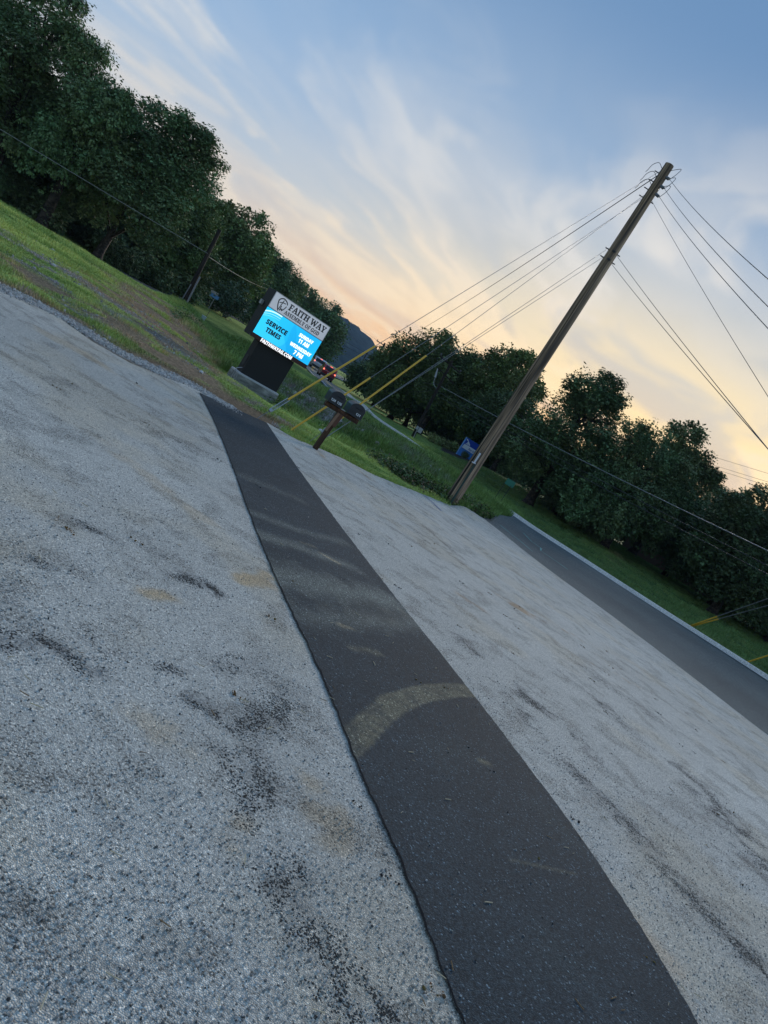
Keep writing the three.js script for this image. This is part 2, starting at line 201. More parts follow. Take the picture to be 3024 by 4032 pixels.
const LOT_WEAR = [
  wear([[3.1, -8.03], [3.64, -7.7], [4.0, -7.0], [4.17, -6.3], [4.3, -5.6]], 0.34, DARK, 1, 0.85, 14), wear([[2.5, -8.6], [3.1, -8.03], [3.64, -7.7]], 0.2, DARK, 0.5, 0.9, 14),
  wear([[1.02, -7.9], [1.47, -6.9], [1.97, -6.5], [2.4, -6.1]], 0.2, DARK, 0.9, 0.9, 16), wear([[2.0, -5.6], [2.32, -5.2], [2.6, -4.9]], 0.15, DARK, 0.8, 0.9, 18), wear([[2.6, -4.7], [3.0, -4.2], [3.3, -3.8]], 0.18, DARK, 0.6, 0.9, 18), wear([[1.8, -6.1], [2.1, -5.5]], 0.1, DARK, 0.7, 0.9, 18),
  wear([[2.26, -11.0], [2.8, -11.35], [3.46, -11.79]], 0.22, RUST, 0.9, 0.72, 6), wear([[2.6, -11.1], [3.2, -11.5]], 0.1, [0.6, 0.45, 0.35], 0.7, 0.5, 10), wear([[1.4, -9.3], [1.7, -9.2]], 0.12, RUST, 0.5, 0.85, 8),
  wear([[-0.6, -15.0], [0.4, -14.0], [1.3, -12.7]], 0.10, DARK, 0.6, 0.8, 12), wear([[0.2, -12.8], [0.7, -12.0], [1.3, -11.2]], 0.12, DARK, 0.5, 0.8, 10), wear([[3.6, -10.4], [4.4, -10.9]], 0.1, RUST, 0.5, 0.85, 9), wear([[2.9, -9.9], [3.6, -9.5], [4.4, -9.3]], 0.3, DARK, 0.35, 0.7, 9),
  wear([[-0.86, -4.34], [-0.72, -4.5], [-0.6, -4.5]], 0.085, DARK, 1, 0.7, 22), wear([[-1.0, -4.5], [-0.86, -4.42]], 0.07, DARK, 0.7, 0.8, 22), wear([[-0.84, -3.9], [-0.72, -4.04]], 0.07, BROWN, 1, 0.62, 9), wear([[-0.57, -4.99], [-0.45, -5.4]], 0.1, BROWN, 0.9, 0.77, 9),
  wear([[-0.96, -2.72], [-0.84, -2.87]], 0.09, DARK, 0.95, 0.75, 24), wear([[-0.26, -3.14], [-0.16, -3.16]], 0.07, DARK, 1, 0.7, 24), wear([[-0.05, -3.0], [0.05, -3.4], [0.13, -3.8]], 0.13, DARK, 0.5, 0.9, 22), wear([[0.05, -2.95], [0.2, -2.75], [0.32, -2.55], [0.39, -2.4]], 0.16, DARK, 0.55, 0.9, 22), wear([[0.27, -2.45], [0.41, -2.58]], 0.13, BROWN, 0.85, 0.67, 9), wear([[0.4, -2.35], [0.55, -2.2], [0.7, -2.0]], 0.12, DARK, 0.5, 0.9, 24),
  wear([[0.74, -2.2], [0.82, -2.1]], 0.07, DARK, 1, 0.6, 24), wear([[-0.78, -2.9], [-0.63, -2.93]], 0.08, DARK, 0.9, 0.8, 24), wear([[-1.31, -3.47], [-1.21, -3.52]], 0.06, DARK, 0.6, 0.8, 24), wear([[-0.5, -3.2], [-0.4, -3.3]], 0.06, DARK, 0.6, 0.85, 24), wear([[-0.3, -3.6], [-0.1, -3.9]], 0.1, DARK, 0.45, 0.9, 22), wear([[-0.45, -2.5], [-0.3, -2.75]], 0.14, BROWN, 0.5, 0.72, 8),
  wear([[0.35, -3.2], [0.5, -2.8]], 0.1, BROWN, 0.6, 0.82, 9), wear([[-1.5, -4.2], [-1.25, -4.35]], 0.08, DARK, 0.6, 0.85, 20), wear([[-2.2, -6.2], [-1.6, -6.0], [-1.0, -5.7]], 0.18, BROWN, 0.45, 0.82, 6), wear([[-3.3, -7.3], [-2.2, -7.9], [-1.9, -8.2]], 0.3, DARK, 0.25, 0.8, 8), wear([[-2.6, -9.2], [-2.2, -9.0]], 0.2, DARK, 0.35, 0.8, 9), wear([[-4.6, -9.4], [-3.4, -9.9], [-3.0, -10.4]], 0.3, BROWN, 0.6, 0.62, 4), wear([[-1.7, -14.6], [-1.4, -14.0]], 0.09, RUST, 0.7, 0.82, 9), wear([[-0.9, -15.9], [-0.6, -15.5]], 0.1, RUST, 0.6, 0.85, 9), wear([[-1.9, -13.2], [-1.5, -12.8]], 0.12, RUST, 0.45, 0.85, 9),
  wear([[2.2, -3.67], [2.36, -3.37], [2.5, -2.9]], 0.1, [1.12, 0.98, 0.86], 0.9, 0.1, 9)];
function lotColour(x, z) {
  const a = fbm(x * 0.35 + 3, z * 0.35 + 8, 3), b = fbm(x * 1.7 + 40, z * 1.7, 4), d = fbm(x * 7 + 11, z * 7 + 3, 3);
  let v = 1.0 + 0.30 * (a - 0.5) + 0.20 * (b - 0.5) + 0.14 * (d - 0.5);
  const bare = sm(0.60, 0.78, b) * sm(0.52, 0.74, d);         // stones lost: the dark binder shows
  v *= 1 - 0.25 * bare;
  const tan = sm(0.48, 0.68, fbm(x * 1.1 + 91, z * 1.1 + 2, 4)) * (0.5 + 0.9 * d);
  const c = [v * (1 + 0.02 * tan), v * (1 - 0.03 * tan), v * (1 - 0.10 * tan)];
  if (z < -10 && x < 6) {                                      // lugged tyre tracks
    for (const [line, w] of [[[[-0.71, -15.8], [0.09, -15.6], [0.86, -15.9], [1.56, -15.8], [2.3, -15.2]], 0.13], [[[0.3, -13.4], [0.9, -12.6], [1.5, -11.9]], 0.16]]) { const [r, s] = toLine(line, x, z); if (r < w) { const k = 0.30 * sm(0.35, 0.65, Math.sin(s * 34 + r * 12) * 0.5 + 0.5) * sm(w, w * 0.6, r); c[0] *= 1 - k; c[1] *= 1 - k; c[2] *= 1 - k; } }
  }
  return worn(LOT_WEAR, x, z, c);
}
const DUST = [5.7, 3.8, 2.2], FILM = [4.5, 3.5, 2.65];
const STRIP_WEAR = [
  wear([[-0.45, -5.55], [-0.08, -6.05], [0.5, -6.9]], 0.26, FILM, 0.9, 0.25, 7), wear([[-0.1, -4.95], [0.11, -5.4], [0.49, -6.07], [0.75, -6.6]], 0.16, FILM, 0.55, 0.3, 7), wear([[-0.86, -6.2], [-0.49, -6.7], [0.03, -7.25]], 0.12, FILM, 0.75, 0.35, 7), wear([[-1.0, -6.9], [-0.5, -7.5], [-0.2, -8.1]], 0.1, FILM, 0.45, 0.4, 7), wear([[-1.5, -8.2], [-0.9, -8.9]], 0.14, FILM, 0.3, 0.4, 6),
  wear([[-0.3, -7.0], [-0.1, -7.05]], 0.03, DUST, 0.35, 0.4, 20), wear([[-0.5, -6.95], [-0.38, -7.1]], 0.035, DUST, 0.35, 0.4, 20), wear([[0.15, -5.3], [0.25, -5.4]], 0.03, DUST, 0.35, 0.7, 20), wear([[0.3, -5.0], [0.42, -5.15], [0.5, -5.25]], 0.04, DUST, 0.45, 0.6, 20),
  wear([[1.4, -3.48], [1.83, -3.76]], 0.012, DUST, 0.4, 0.2, 30), wear([[1.3, -4.45], [1.36, -4.5]], 0.03, DUST, 0.6, 0.4, 30), wear([[1.05, -4.2], [1.2, -4.4]], 0.22, [1.35, 1.3, 1.2], 0.6, 0.3, 6), wear([[1.2, -3.1], [1.6, -2.9]], 0.25, [1.35, 1.28, 1.18], 0.5, 0.3, 5), wear([[1.7, -4.3], [1.95, -4.1]], 0.14, [1.5, 1.45, 1.35], 0.6, 0.3, 7)];
const ARC = [[0.40, -3.3], [0.47, -3.6], [0.56, -4.02], [0.67, -4.48], [0.87, -4.98], [1.12, -5.45], [1.4, -5.85]];
function stripColour(x, z) {
  const a = fbm(x * 0.7 + 13, z * 0.7 + 5, 3), b = fbm(x * 4 + 2, z * 4 + 9, 3); const v = 1.0 + 0.30 * (a - 0.5) + 0.22 * (b - 0.5);
  const c = [v, v, v], [r, s] = toLine(ARC, x, z);            // the muddy track of one tyre that turned here, ribbed by its tread
  const wd = 0.085; if (r < wd * 1.4) { const rib = 0.55 + 0.45 * sm(0.2, 0.6, Math.abs(Math.sin(r * 75))), k = sm(wd * 1.1, wd * 0.85, r + 0.03 * (b - 0.5)) * rib * mix(0.75, 1, sm(0.4, 1.6, s) * sm(2.9, 2.0, s)) * (0.75 + 0.9 * (fbm(x * 22, z * 22, 2) - 0.2)); const kk = clamp(k * (0.7 + 0.8 * sm(0.35, 0.65, fbm(x * 9 + 4, z * 9, 3))), 0, 1) * 0.72; c[0] *= mix(1, DUST[0], kk); c[1] *= mix(1, DUST[1], kk); c[2] *= mix(1, DUST[2], kk); }
  if (z < -5.5) { const g = 0.14 * (fbm((x + z * 0.35) * 14, (z - x * 0.2) * 2.5, 3) - 0.45); c[0] *= 1 + g; c[1] *= 1 + g; c[2] *= 1 + g; }   // drag marks of the paver
  return worn(STRIP_WEAR, x, z, c);
}
struct(addMesh('parking_lot', sheetGeo([drape(LOT, 0.035, 0.012, lotColour, [-2.2, 3.4, -6.3, -1.05]), drape(LOT, 0.07, 0.012, lotColour, [3.4, 9.0, -16.8, -1.05]), drape(LOT, 0.07, 0.012, lotColour, [-7.28, -2.2, -13.3, -1.05]), drape(LOT, 0.07, 0.012, lotColour, [-2.2, 3.4, -16.8, -6.3]), drape(LOT, 0.35, 0.012, lotColour, [-10.5, 24.5, -1.05, 22.4]), drape(LOT, 0.35, 0.012, lotColour, [-10.08, -7.28, -13.3, -1.05]), drape(LOT, 0.35, 0.012, lotColour, [9.0, 24.4, -16.8, -1.05]), drape(LOT, 0.14, 0.012, lotColour, [-7.28, -2.2, -14.7, -13.3]), drape(LOT, 0.14, 0.012, lotColour, [-2.2, 9.0, -24.5, -16.8])]), chipMat), 'pale worn chip seal parking lot with dark bare patches', 'pavement');
struct(addMesh('asphalt_strip', sheetGeo([drape(STRIP, 0.022, 0.018, stripColour, [-1.7, 3.0, -7.5, -1.05]), drape(STRIP, 0.06, 0.018, stripColour, [-3.9, 1.2, -14.1, -7.5]), drape(STRIP, 0.2, 0.018, stripColour, [0.6, 4.6, -1.05, 4.15])]), tarMat), 'dark patched strip of newer asphalt crossing the lot', 'pavement');
// the open joint along the strip
{
  const R = rng(3), seam = [], mk = (line, name, w0, label) => {
    const c = new THREE.CatmullRomCurve3(line.map(p => V(p[0], 0, p[1]))), n = 420, pos = [], idx = [];
    for (let i = 0; i <= n; i++) { const p = c.getPointAt(i / n), t = c.getTangentAt(i / n), j = 0.006 * (fbm(i * 0.35, 1, 2) - 0.5), w = w0 * (0.35 + 1.1 * fbm(i * 0.21, 9, 3)); for (const s of [-1, 1]) { const x = p.x - t.z * (s * w + j), z = p.z + t.x * (s * w + j); pos.push(x, H(x, z) + 0.0215, z); } if (i) { const b = i * 2; idx.push(b - 2, b - 1, b, b, b - 1, b + 1); } }
    const g = new THREE.BufferGeometry(); g.setAttribute('position', new THREE.Float32BufferAttribute(pos, 3)); g.setIndex(idx); g.computeVertexNormals(); struct(addMesh(name, g, new THREE.MeshPhysicalMaterial({ color: new THREE.Color().setRGB(0.016, 0.018, 0.021), roughness: 1, specularIntensity: 0.05 })), label, 'pavement');
  };
  mk(EDGE_L, 'tar_seam', 0.0055, 'black tarry joint on the strip edge beside the dirt stained side of the lot');
}

// ------------------------------------------------------------------ the land itself
const onPaved = (x, z) => inside(LOT, x, z) || (roadBox(x, z) && inside(ROAD, x, z)) || onSide(x, z);
const BARE = [[[-12.1, -25.85], [-11.6, -28.9], [-8.2, -23.6], [-6.3, -19.6], [-4.9, -15.6], [-4.3, -14.2]], [[-8.6, -18.2], [-7.1, -17.4], [-6.4, -16.8]], [[-12.8, -31.3], [-12.5, -34.1], [-10.5, -31]], [[-9.4, -21], [-8.6, -20.6], [-7.4, -19.6]], [[-6.2, -14.4], [-5.4, -14.2], [-4.8, -14.4]], [[-9.8, -23.5], [-8.9, -22], [-8.0, -20.8]], [[-11, -25], [-9.8, -24.2], [-8.6, -22.6]], [[-7.4, -18.2], [-6.6, -17.6], [-5.9, -16.4]], [[-7.6, -13.4], [-6.9, -13.6]]];
const GRAVEL = [[-6.5, -8.2], [-6.2, -10.4], [-5.95, -11.1], [-5.5, -11.45], [-4.9, -11.4], [-4.4, -11.75], [-4.1, -12.4], [-3.85, -12.95], [-3.3, -13.0]];
const ROCKY = [[-7.2, -33.5], [-5.7, -30.7], [-4.6, -28.6], [-3.3, -28.3], [-2.1, -29.2], [-1.0, -28.6], [0.1, -27.5]];
function landAt(x, z) {                                        // [colour, grass 0..1, height of the grass]
  const n = fbm(x * 0.6 + 5, z * 0.6 + 2, 4), f = fbm(x * 3.1, z * 3.1 + 60, 3);
  const lawnShade = x > -1.5 && z < -34 ? sm(-1.5, 3, x) : x > 4 && z < -20 ? 1 : 0;   // tree shade on the far lawn, painted into the grass colour
  let c = mix3(mix3([0.125, 0.200, 0.047], [0.250, 0.315, 0.088], sm(0.3, 0.7, n)), mix3([0.048, 0.098, 0.030], [0.085, 0.135, 0.040], n), lawnShade), grass = 1, tall = 0.075;
  const side = z < -19 && z > -70 ? sm(0.2, 2.2, toLine(ROCKY, x, z)[0]) : 1;
  const [dr, , dw] = z < -14 && z > -62 ? ditchAt(x, z) : [99, 0, 1];
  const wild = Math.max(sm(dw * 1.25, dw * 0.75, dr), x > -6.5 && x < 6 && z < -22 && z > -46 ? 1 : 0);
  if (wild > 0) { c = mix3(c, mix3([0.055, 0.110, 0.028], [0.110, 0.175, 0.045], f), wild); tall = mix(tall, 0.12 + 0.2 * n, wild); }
  if (side < 1) { const k = (1 - side) * sm(0.35, 0.6, f); c = mix3(c, [0.105, 0.105, 0.10], k); grass *= 1 - 0.85 * k; }
  if (x < -2.5 && x > -14 && z < -10 && z > -36) {
    for (const b of BARE) { const k = sm(1.15, 0.3, toLine(b, x, z)[0] * (0.65 + 0.9 * (f - 0.2))) * sm(0.27, 0.44, fbm(x * 1.5 + 3, z * 1.5, 3)); if (k > 0) { c = mix3(c, [0.26, 0.19, 0.125], k * 0.95); grass *= 1 - 0.93 * k; } }
    const gr = sm(0.55, 0.68, fbm(x * 1.15 + 70, z * 0.9 + 4, 3)) * sm(-8, -5.5, z + 12) * (z > -21 ? 1 : 0); if (gr > 0) { c = mix3(c, [0.22, 0.205, 0.18], gr * sm(0.45, 0.6, f)); grass *= 1 - 0.5 * gr; }
  }
  if (x < -2.6 && z > -16 && z < 12) { const d = toLine(LOT_EDGE, x, z)[0]; const k = sm(1.45, 0.6, d + 0.9 * (n - 0.5)); c = mix3(c, [0.19, 0.135, 0.09], k * 0.95); grass *= 1 - sm(1.15, 0.5, d + 0.8 * (n - 0.5)); const q = sm(0.52, 0.34, toLine(GRAVEL, x, z)[0]); c = mix3(c, [0.30, 0.27, 0.235], q); grass *= 1 - q; }
  if (x > 1.2 && z < -40 && z > -90 && Math.hypot(x - 1.6, (z + 65) * 0.6) < 2.6) { c = [0.05, 0.042, 0.04]; grass = 0; }
  return [c, grass, tall];
}
{
  const axis = (lo, hi, a, b, s0) => { const v = []; for (let t = a; t <= b + 1e-6; t += s0) v.push(t); let s = s0, t = b; while (t < hi) { s *= 1.13; t += s; v.push(t); } s = s0; t = a; while (t > lo) { s *= 1.13; t -= s; v.unshift(t); } return v; };
  const xs = axis(-900, 900, -20, 12, 0.22), zs = axis(-1500, 500, -40, -9, 0.22), pos = [], col = [], uv = [], idx = [], nx = xs.length;
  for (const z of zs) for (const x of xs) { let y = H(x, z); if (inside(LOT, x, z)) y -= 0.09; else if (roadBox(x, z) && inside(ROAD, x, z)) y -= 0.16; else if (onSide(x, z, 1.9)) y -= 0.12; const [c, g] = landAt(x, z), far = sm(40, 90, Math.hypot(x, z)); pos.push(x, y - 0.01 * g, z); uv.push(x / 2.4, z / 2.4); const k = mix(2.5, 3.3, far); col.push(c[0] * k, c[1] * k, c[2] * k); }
  for (let j = 0; j + 1 < zs.length; j++) for (let i = 0; i + 1 < nx; i++) { const a = j * nx + i; idx.push(a, a + nx, a + 1, a + 1, a + nx, a + nx + 1); }
  const g = new THREE.BufferGeometry(); g.setAttribute('position', new THREE.Float32BufferAttribute(pos, 3)); g.setAttribute('color', new THREE.Float32BufferAttribute(col, 3)); g.setAttribute('uv', new THREE.Float32BufferAttribute(uv, 2)); g.setIndex(idx); g.computeVertexNormals();
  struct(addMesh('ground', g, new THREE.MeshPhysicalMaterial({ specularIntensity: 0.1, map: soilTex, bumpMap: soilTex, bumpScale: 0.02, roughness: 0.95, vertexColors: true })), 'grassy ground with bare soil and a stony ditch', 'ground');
}
// ------------------------------------------------------------------ roads
function resample(line, step) { const out = []; for (let i = 0; i + 1 < line.length; i++) { const [a, b] = [line[i], line[i + 1]], n = Math.max(1, Math.round(Math.hypot(b[0] - a[0], b[1] - a[1]) / step)); for (let k = 0; k < n; k++) out.push([mix(a[0], b[0], k / n), mix(a[1], b[1], k / n)]); } out.push(line.at(-1)); return out; }
function smoothPairs(A, B, n) { const ca = new THREE.CatmullRomCurve3(A.map(p => V(p[0], 0, p[1])), false, 'chordal'), cb = new THREE.CatmullRomCurve3(B.map(p => V(p[0], 0, p[1])), false, 'chordal'), r = []; for (let i = 0; i <= n; i++) { const a = ca.getPoint(i / n), b = cb.getPoint(i / n); r.push([[a.x, a.z], [b.x, b.z]]); } return r; }
function band(pairs, s0, s1, lift, across, colour) {
  const pos = [], col = [], uv = [], idx = []; pairs.forEach(([a, b], i) => { for (let k = 0; k <= across; k++) { const t = mix(s0, s1, k / across), x = mix(a[0], b[0], t), z = mix(a[1], b[1], t), c = colour(x, z, t); pos.push(x, H(x, z) + lift, z); uv.push(x, -z); col.push(...c); if (i && k) { const m = across + 1, q = i * m + k; idx.push(q - m - 1, q - m, q - 1, q - 1, q - m, q); } } });
  return sheetGeo([{ pos, col, uv, idx }]);
}
const roadPairs = smoothPairs(NEAR, FAR_, 300);
const roadTone = (x, z, t) => { const v = 2.2 + 0.8 * (fbm(x * 0.5, z * 0.5, 3) - 0.5) + 0.25 * (fbm(x * 3, z * 3, 2) - 0.5), r = Math.exp(-(((t - 0.3) / 0.1) ** 2)) + Math.exp(-(((t - 0.7) / 0.1) ** 2)); const k = v * (1 - 0.12 * r) * (z < -36 ? 1.35 : 1); return [k * 1.35, k * 1.16, k * 0.98]; };
struct(addMesh('highway', band(roadPairs, 0, 1, 0.008, 14, roadTone), tarMat), 'dark asphalt highway curving away past the church sign', 'road');
struct(addMesh('side_road', band(smoothPairs(SIDE.map((p, i) => { const q = SIDE[Math.min(i + 1, SIDE.length - 1)], o = SIDE[Math.max(i - 1, 0)], L = Math.hypot(q[0] - o[0], q[1] - o[1]); return [p[0] + (q[1] - o[1]) / L * 2.3, p[1] - (q[0] - o[0]) / L * 2.3]; }), SIDE.map((p, i) => { const q = SIDE[Math.min(i + 1, SIDE.length - 1)], o = SIDE[Math.max(i - 1, 0)], L = Math.hypot(q[0] - o[0], q[1] - o[1]); return [p[0] - (q[1] - o[1]) / L * 2.3, p[1] + (q[0] - o[0]) / L * 2.3]; }), 120), 0, 1, 0.02, 6, (x, z) => { const v = 0.9 + 0.3 * (fbm(x, z, 2) - 0.5); return [v, v, v]; }), tarMat), 'narrow dark side road between the lawn and the trees', 'road');
const paintW = std([0.62, 0.62, 0.60], 0.7), paintY = std([0.55, 0.36, 0.05], 0.7);
const farPairs = roadPairs.filter(([a]) => a[1] < -30);
const flat = () => [1, 1, 1];
struct(addMesh('edge_line', band(farPairs, 0.905, 0.93, 0.013, 1, flat), paintW), 'white painted line on the far side of the highway', 'road marking');
struct(addMesh('edge_line', band(farPairs, 0.06, 0.085, 0.013, 1, flat), paintW), 'white painted line on the ditch side of the highway', 'road marking');
struct(addMesh('centre_line', band(farPairs, 0.478, 0.494, 0.013, 1, flat), paintY), 'yellow painted centre line of the highway, ditch side stripe', 'road marking');
struct(addMesh('centre_line', band(farPairs, 0.506, 0.522, 0.013, 1, flat), paintY), 'yellow painted centre line of the highway, far side stripe', 'road marking');
{ // concrete kerb with its gutter pan
  const prof = [[-0.34, 0.012], [-0.02, 0.02], [0.0, 0.125], [0.025, 0.145], [0.15, 0.148], [0.165, 0.13], [0.165, -0.12]], pos = [], idx = [], col = [], uv = [];
  const use = roadPairs.filter(([a, b]) => b[1] > -84); use.forEach(([a, b], i) => { const L = Math.hypot(b[0] - a[0], b[1] - a[1]), p = use[Math.max(0, i - 1)][1], q = use[Math.min(use.length - 1, i + 1)][1], tx = q[0] - p[0], tz = q[1] - p[1], tl = Math.hypot(tx, tz), ox = -tz / tl, oz = tx / tl, sg = (ox * (b[0] - a[0]) + oz * (b[1] - a[1])) > 0 ? 1 : -1; const hy = H(b[0], b[1]); prof.forEach(([d, h], k) => { const x = b[0] + ox * sg * d, z = b[1] + oz * sg * d; pos.push(x, hy + h, z); uv.push(x * 2, z * 2 + h * 3); const v = 0.9 + 0.35 * (fbm(x * 2, z * 2 + k, 3) - 0.5); col.push(v, v * 0.985, v * 0.95); if (i && k) { const m = prof.length, r = i * m + k; idx.push(r - m - 1, r - 1, r - m, r - m, r - 1, r); } }); });
  const g = sheetGeo([{ pos, col, uv, idx }]); struct(addMesh('kerb', g, new THREE.MeshStandardMaterial({ color: new THREE.Color().setRGB(2.1, 2.0, 1.85), map: soilTex, roughness: 0.85, vertexColors: true, side: THREE.DoubleSide })), 'pale concrete kerb between the highway and the far lawn', 'kerb');
}
// utility locating paint on the asphalt
const teal = std([0.07, 0.30, 0.30], 0.8), bluePaint = std([0.08, 0.14, 0.36], 0.8);
function paintMark(line, w, mat, label) { const pos = [], idx = []; const pts = resample(line, 0.08); pts.forEach((p, i) => { const q = pts[Math.min(i + 1, pts.length - 1)], o = pts[Math.max(i - 1, 0)], L = Math.hypot(q[0] - o[0], q[1] - o[1]), ww = w * (0.5 + fbm(i * 0.4, w * 99, 2)); for (const s of [-1, 1]) { const x = p[0] - (q[1] - o[1]) / L * s * ww, z = p[1] + (q[0] - o[0]) / L * s * ww; pos.push(x, H(x, z) + 0.022, z); } if (i) { const b = i * 2; idx.push(b - 2, b - 1, b, b, b - 1, b + 1); } }); const g = new THREE.BufferGeometry(); g.setAttribute('position', new THREE.Float32BufferAttribute(pos, 3)); g.setIndex(idx); g.computeVertexNormals(); return struct(addMesh('paint_mark', g, mat), label, 'paint mark'); }
paintMark([[3.45, -25.0], [4.15, -24.2], [4.5, -23.4]], 0.035, teal, 'teal spray paint stroke on the dark asphalt beside the weedy bank');
paintMark([[4.5, -26.6], [4.75, -25.8], [5.1, -25.6], [5.0, -24.9], [5.5, -24.6], [5.9, -24.2]], 0.03, teal, 'wiggly teal spray paint mark on the dark asphalt by the kerb');
paintMark([[0.62, -19.5], [0.95, -18.9], [1.15, -18.2]], 0.03, bluePaint, 'faint blue spray paint stroke on the pale lot before the weeds');

// ------------------------------------------------------------------ wooded hill beyond the road
{
  const prof = [[-80, 3.0], [-40, 3.6], [-22, 3.2], [-13, 3.0], [-9.2, 3.25], [-7.8, 3.05], [-6.4, 2.45], [-4, 1.9], [0, 1.7], [6, 3.2], [12, 3.8], [28, 4.0], [45, 3.4], [80, 1.5]];
  const E = a => { for (let i = 0; i + 1 < prof.length; i++) if (a <= prof[i + 1][0]) return mix(prof[i][1], prof[i + 1][1], sm(0, 1, clamp((a - prof[i][0]) / (prof[i + 1][0] - prof[i][0]), 0, 1))); return 1.5; };
  const pos = [], idx = [], col = [], uv = [], na = 900, nr = 46;
  for (let i = 0; i <= na; i++) for (let j = 0; j <= nr; j++) {
    const a = mix(-80, 80, i / na), t = j / nr, r = mix(330, 1250, t), rise = sm(0, 1, t) * 1180 * Math.tan(E(a) * RAD), x = r * Math.sin(a * RAD), z = -r * Math.cos(a * RAD);
    const crown = 7 * (fbm(x * 0.11, z * 0.11, 3) - 0.2) * sm(0, 0.08, t);
    pos.push(x, 1.2 + rise + crown, z); const v = 0.8 + 0.7 * (fbm(x * 0.05 + 3, z * 0.05, 3) - 0.4); col.push(0.036 * v, 0.066 * v, 0.078 * v); uv.push(x / 20, z / 20);  // the bluish cast of this colour stands in for part of the distance haze
    if (i && j) { const m = nr + 1, q = i * m + j; idx.push(q - m - 1, q - m, q - 1, q - 1, q - m, q); }
  }
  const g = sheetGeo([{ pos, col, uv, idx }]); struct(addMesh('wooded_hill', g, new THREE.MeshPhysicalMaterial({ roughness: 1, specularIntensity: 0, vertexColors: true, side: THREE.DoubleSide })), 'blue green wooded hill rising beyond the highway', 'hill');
}

// ------------------------------------------------------------------ trees: a forked trunk that carries lobes of leaf sprays
const barkTex = noiseTexture(128, 512, (u, v) => { const n = 0.55 + 0.9 * (fbm(u * 22, v * 10, 4) - 0.5); return [n, n * 0.96, n * 0.92]; });
const barkMat = new THREE.MeshStandardMaterial({ color: new THREE.Color().setRGB(0.16, 0.14, 0.12), map: barkTex, bumpMap: barkTex, bumpScale: 0.03, roughness: 0.95 });
const leafMat = new THREE.MeshPhysicalMaterial({ color: 0xffffff, roughness: 0.6, specularIntensity: 0.4, side: THREE.DoubleSide });
function sprayGeo(seed, n, size) {                             // a spray of n folded leaves round a point, about 0.3 m across
  const R = rng(seed), pos = [], idx = [];
  for (let k = 0; k < n; k++) {
    const a = R() * 6.283, e = Math.asin(2 * R() - 1), r = 0.30 * Math.cbrt(R()), o = V(Math.cos(a) * Math.cos(e) * r, Math.sin(e) * r * 0.75, Math.sin(a) * Math.cos(e) * r);
    const d = o.clone().normalize().multiplyScalar(0.8).add(V(R() - 0.5, R() * 0.6 - 0.55, R() - 0.5)).normalize(), u = V(R() - 0.5, 1.1, R() - 0.5), s = new THREE.Vector3().crossVectors(d, u).normalize(), nn = new THREE.Vector3().crossVectors(s, d), L = size * (0.7 + 0.6 * R()), w = L * 0.36, b = pos.length / 3;
    for (const p of [o, o.clone().addScaledVector(d, L * 0.45).addScaledVector(s, w).addScaledVector(nn, w * 0.3), o.clone().addScaledVector(d, L), o.clone().addScaledVector(d, L * 0.45).addScaledVector(s, -w).addScaledVector(nn, w * 0.3)]) pos.push(p.x, p.y, p.z);
    idx.push(b, b + 1, b + 2, b, b + 2, b + 3);
  }
  const g = new THREE.BufferGeometry(); g.setAttribute('position', new THREE.Float32BufferAttribute(pos, 3)); g.setIndex(idx); const f = g.toNonIndexed(); f.computeVertexNormals(); return f;
}
const sprays = [sprayGeo(11, 18, 0.15), sprayGeo(12, 18, 0.15), sprayGeo(13, 14, 0.19)];
function taper(pts, r0, r1, seg = 7) { // tapered limb through points
  const c = new THREE.CatmullRomCurve3(pts), n = Math.max(4, pts.length * 3), g = new THREE.TubeGeometry(c, n, 1, seg), p = g.attributes.position; for (let i = 0; i <= n; i++) { const q = c.getPointAt(i / n), r = mix(r0, r1, i / n); for (let k = 0; k <= seg; k++) { const m = i * (seg + 1) + k; p.setXYZ(m, q.x + (p.getX(m) - q.x) * r, q.y + (p.getY(m) - q.y) * r, q.z + (p.getZ(m) - q.z) * r); } } g.computeVertexNormals(); return g;
}
let treeSeed = 100;
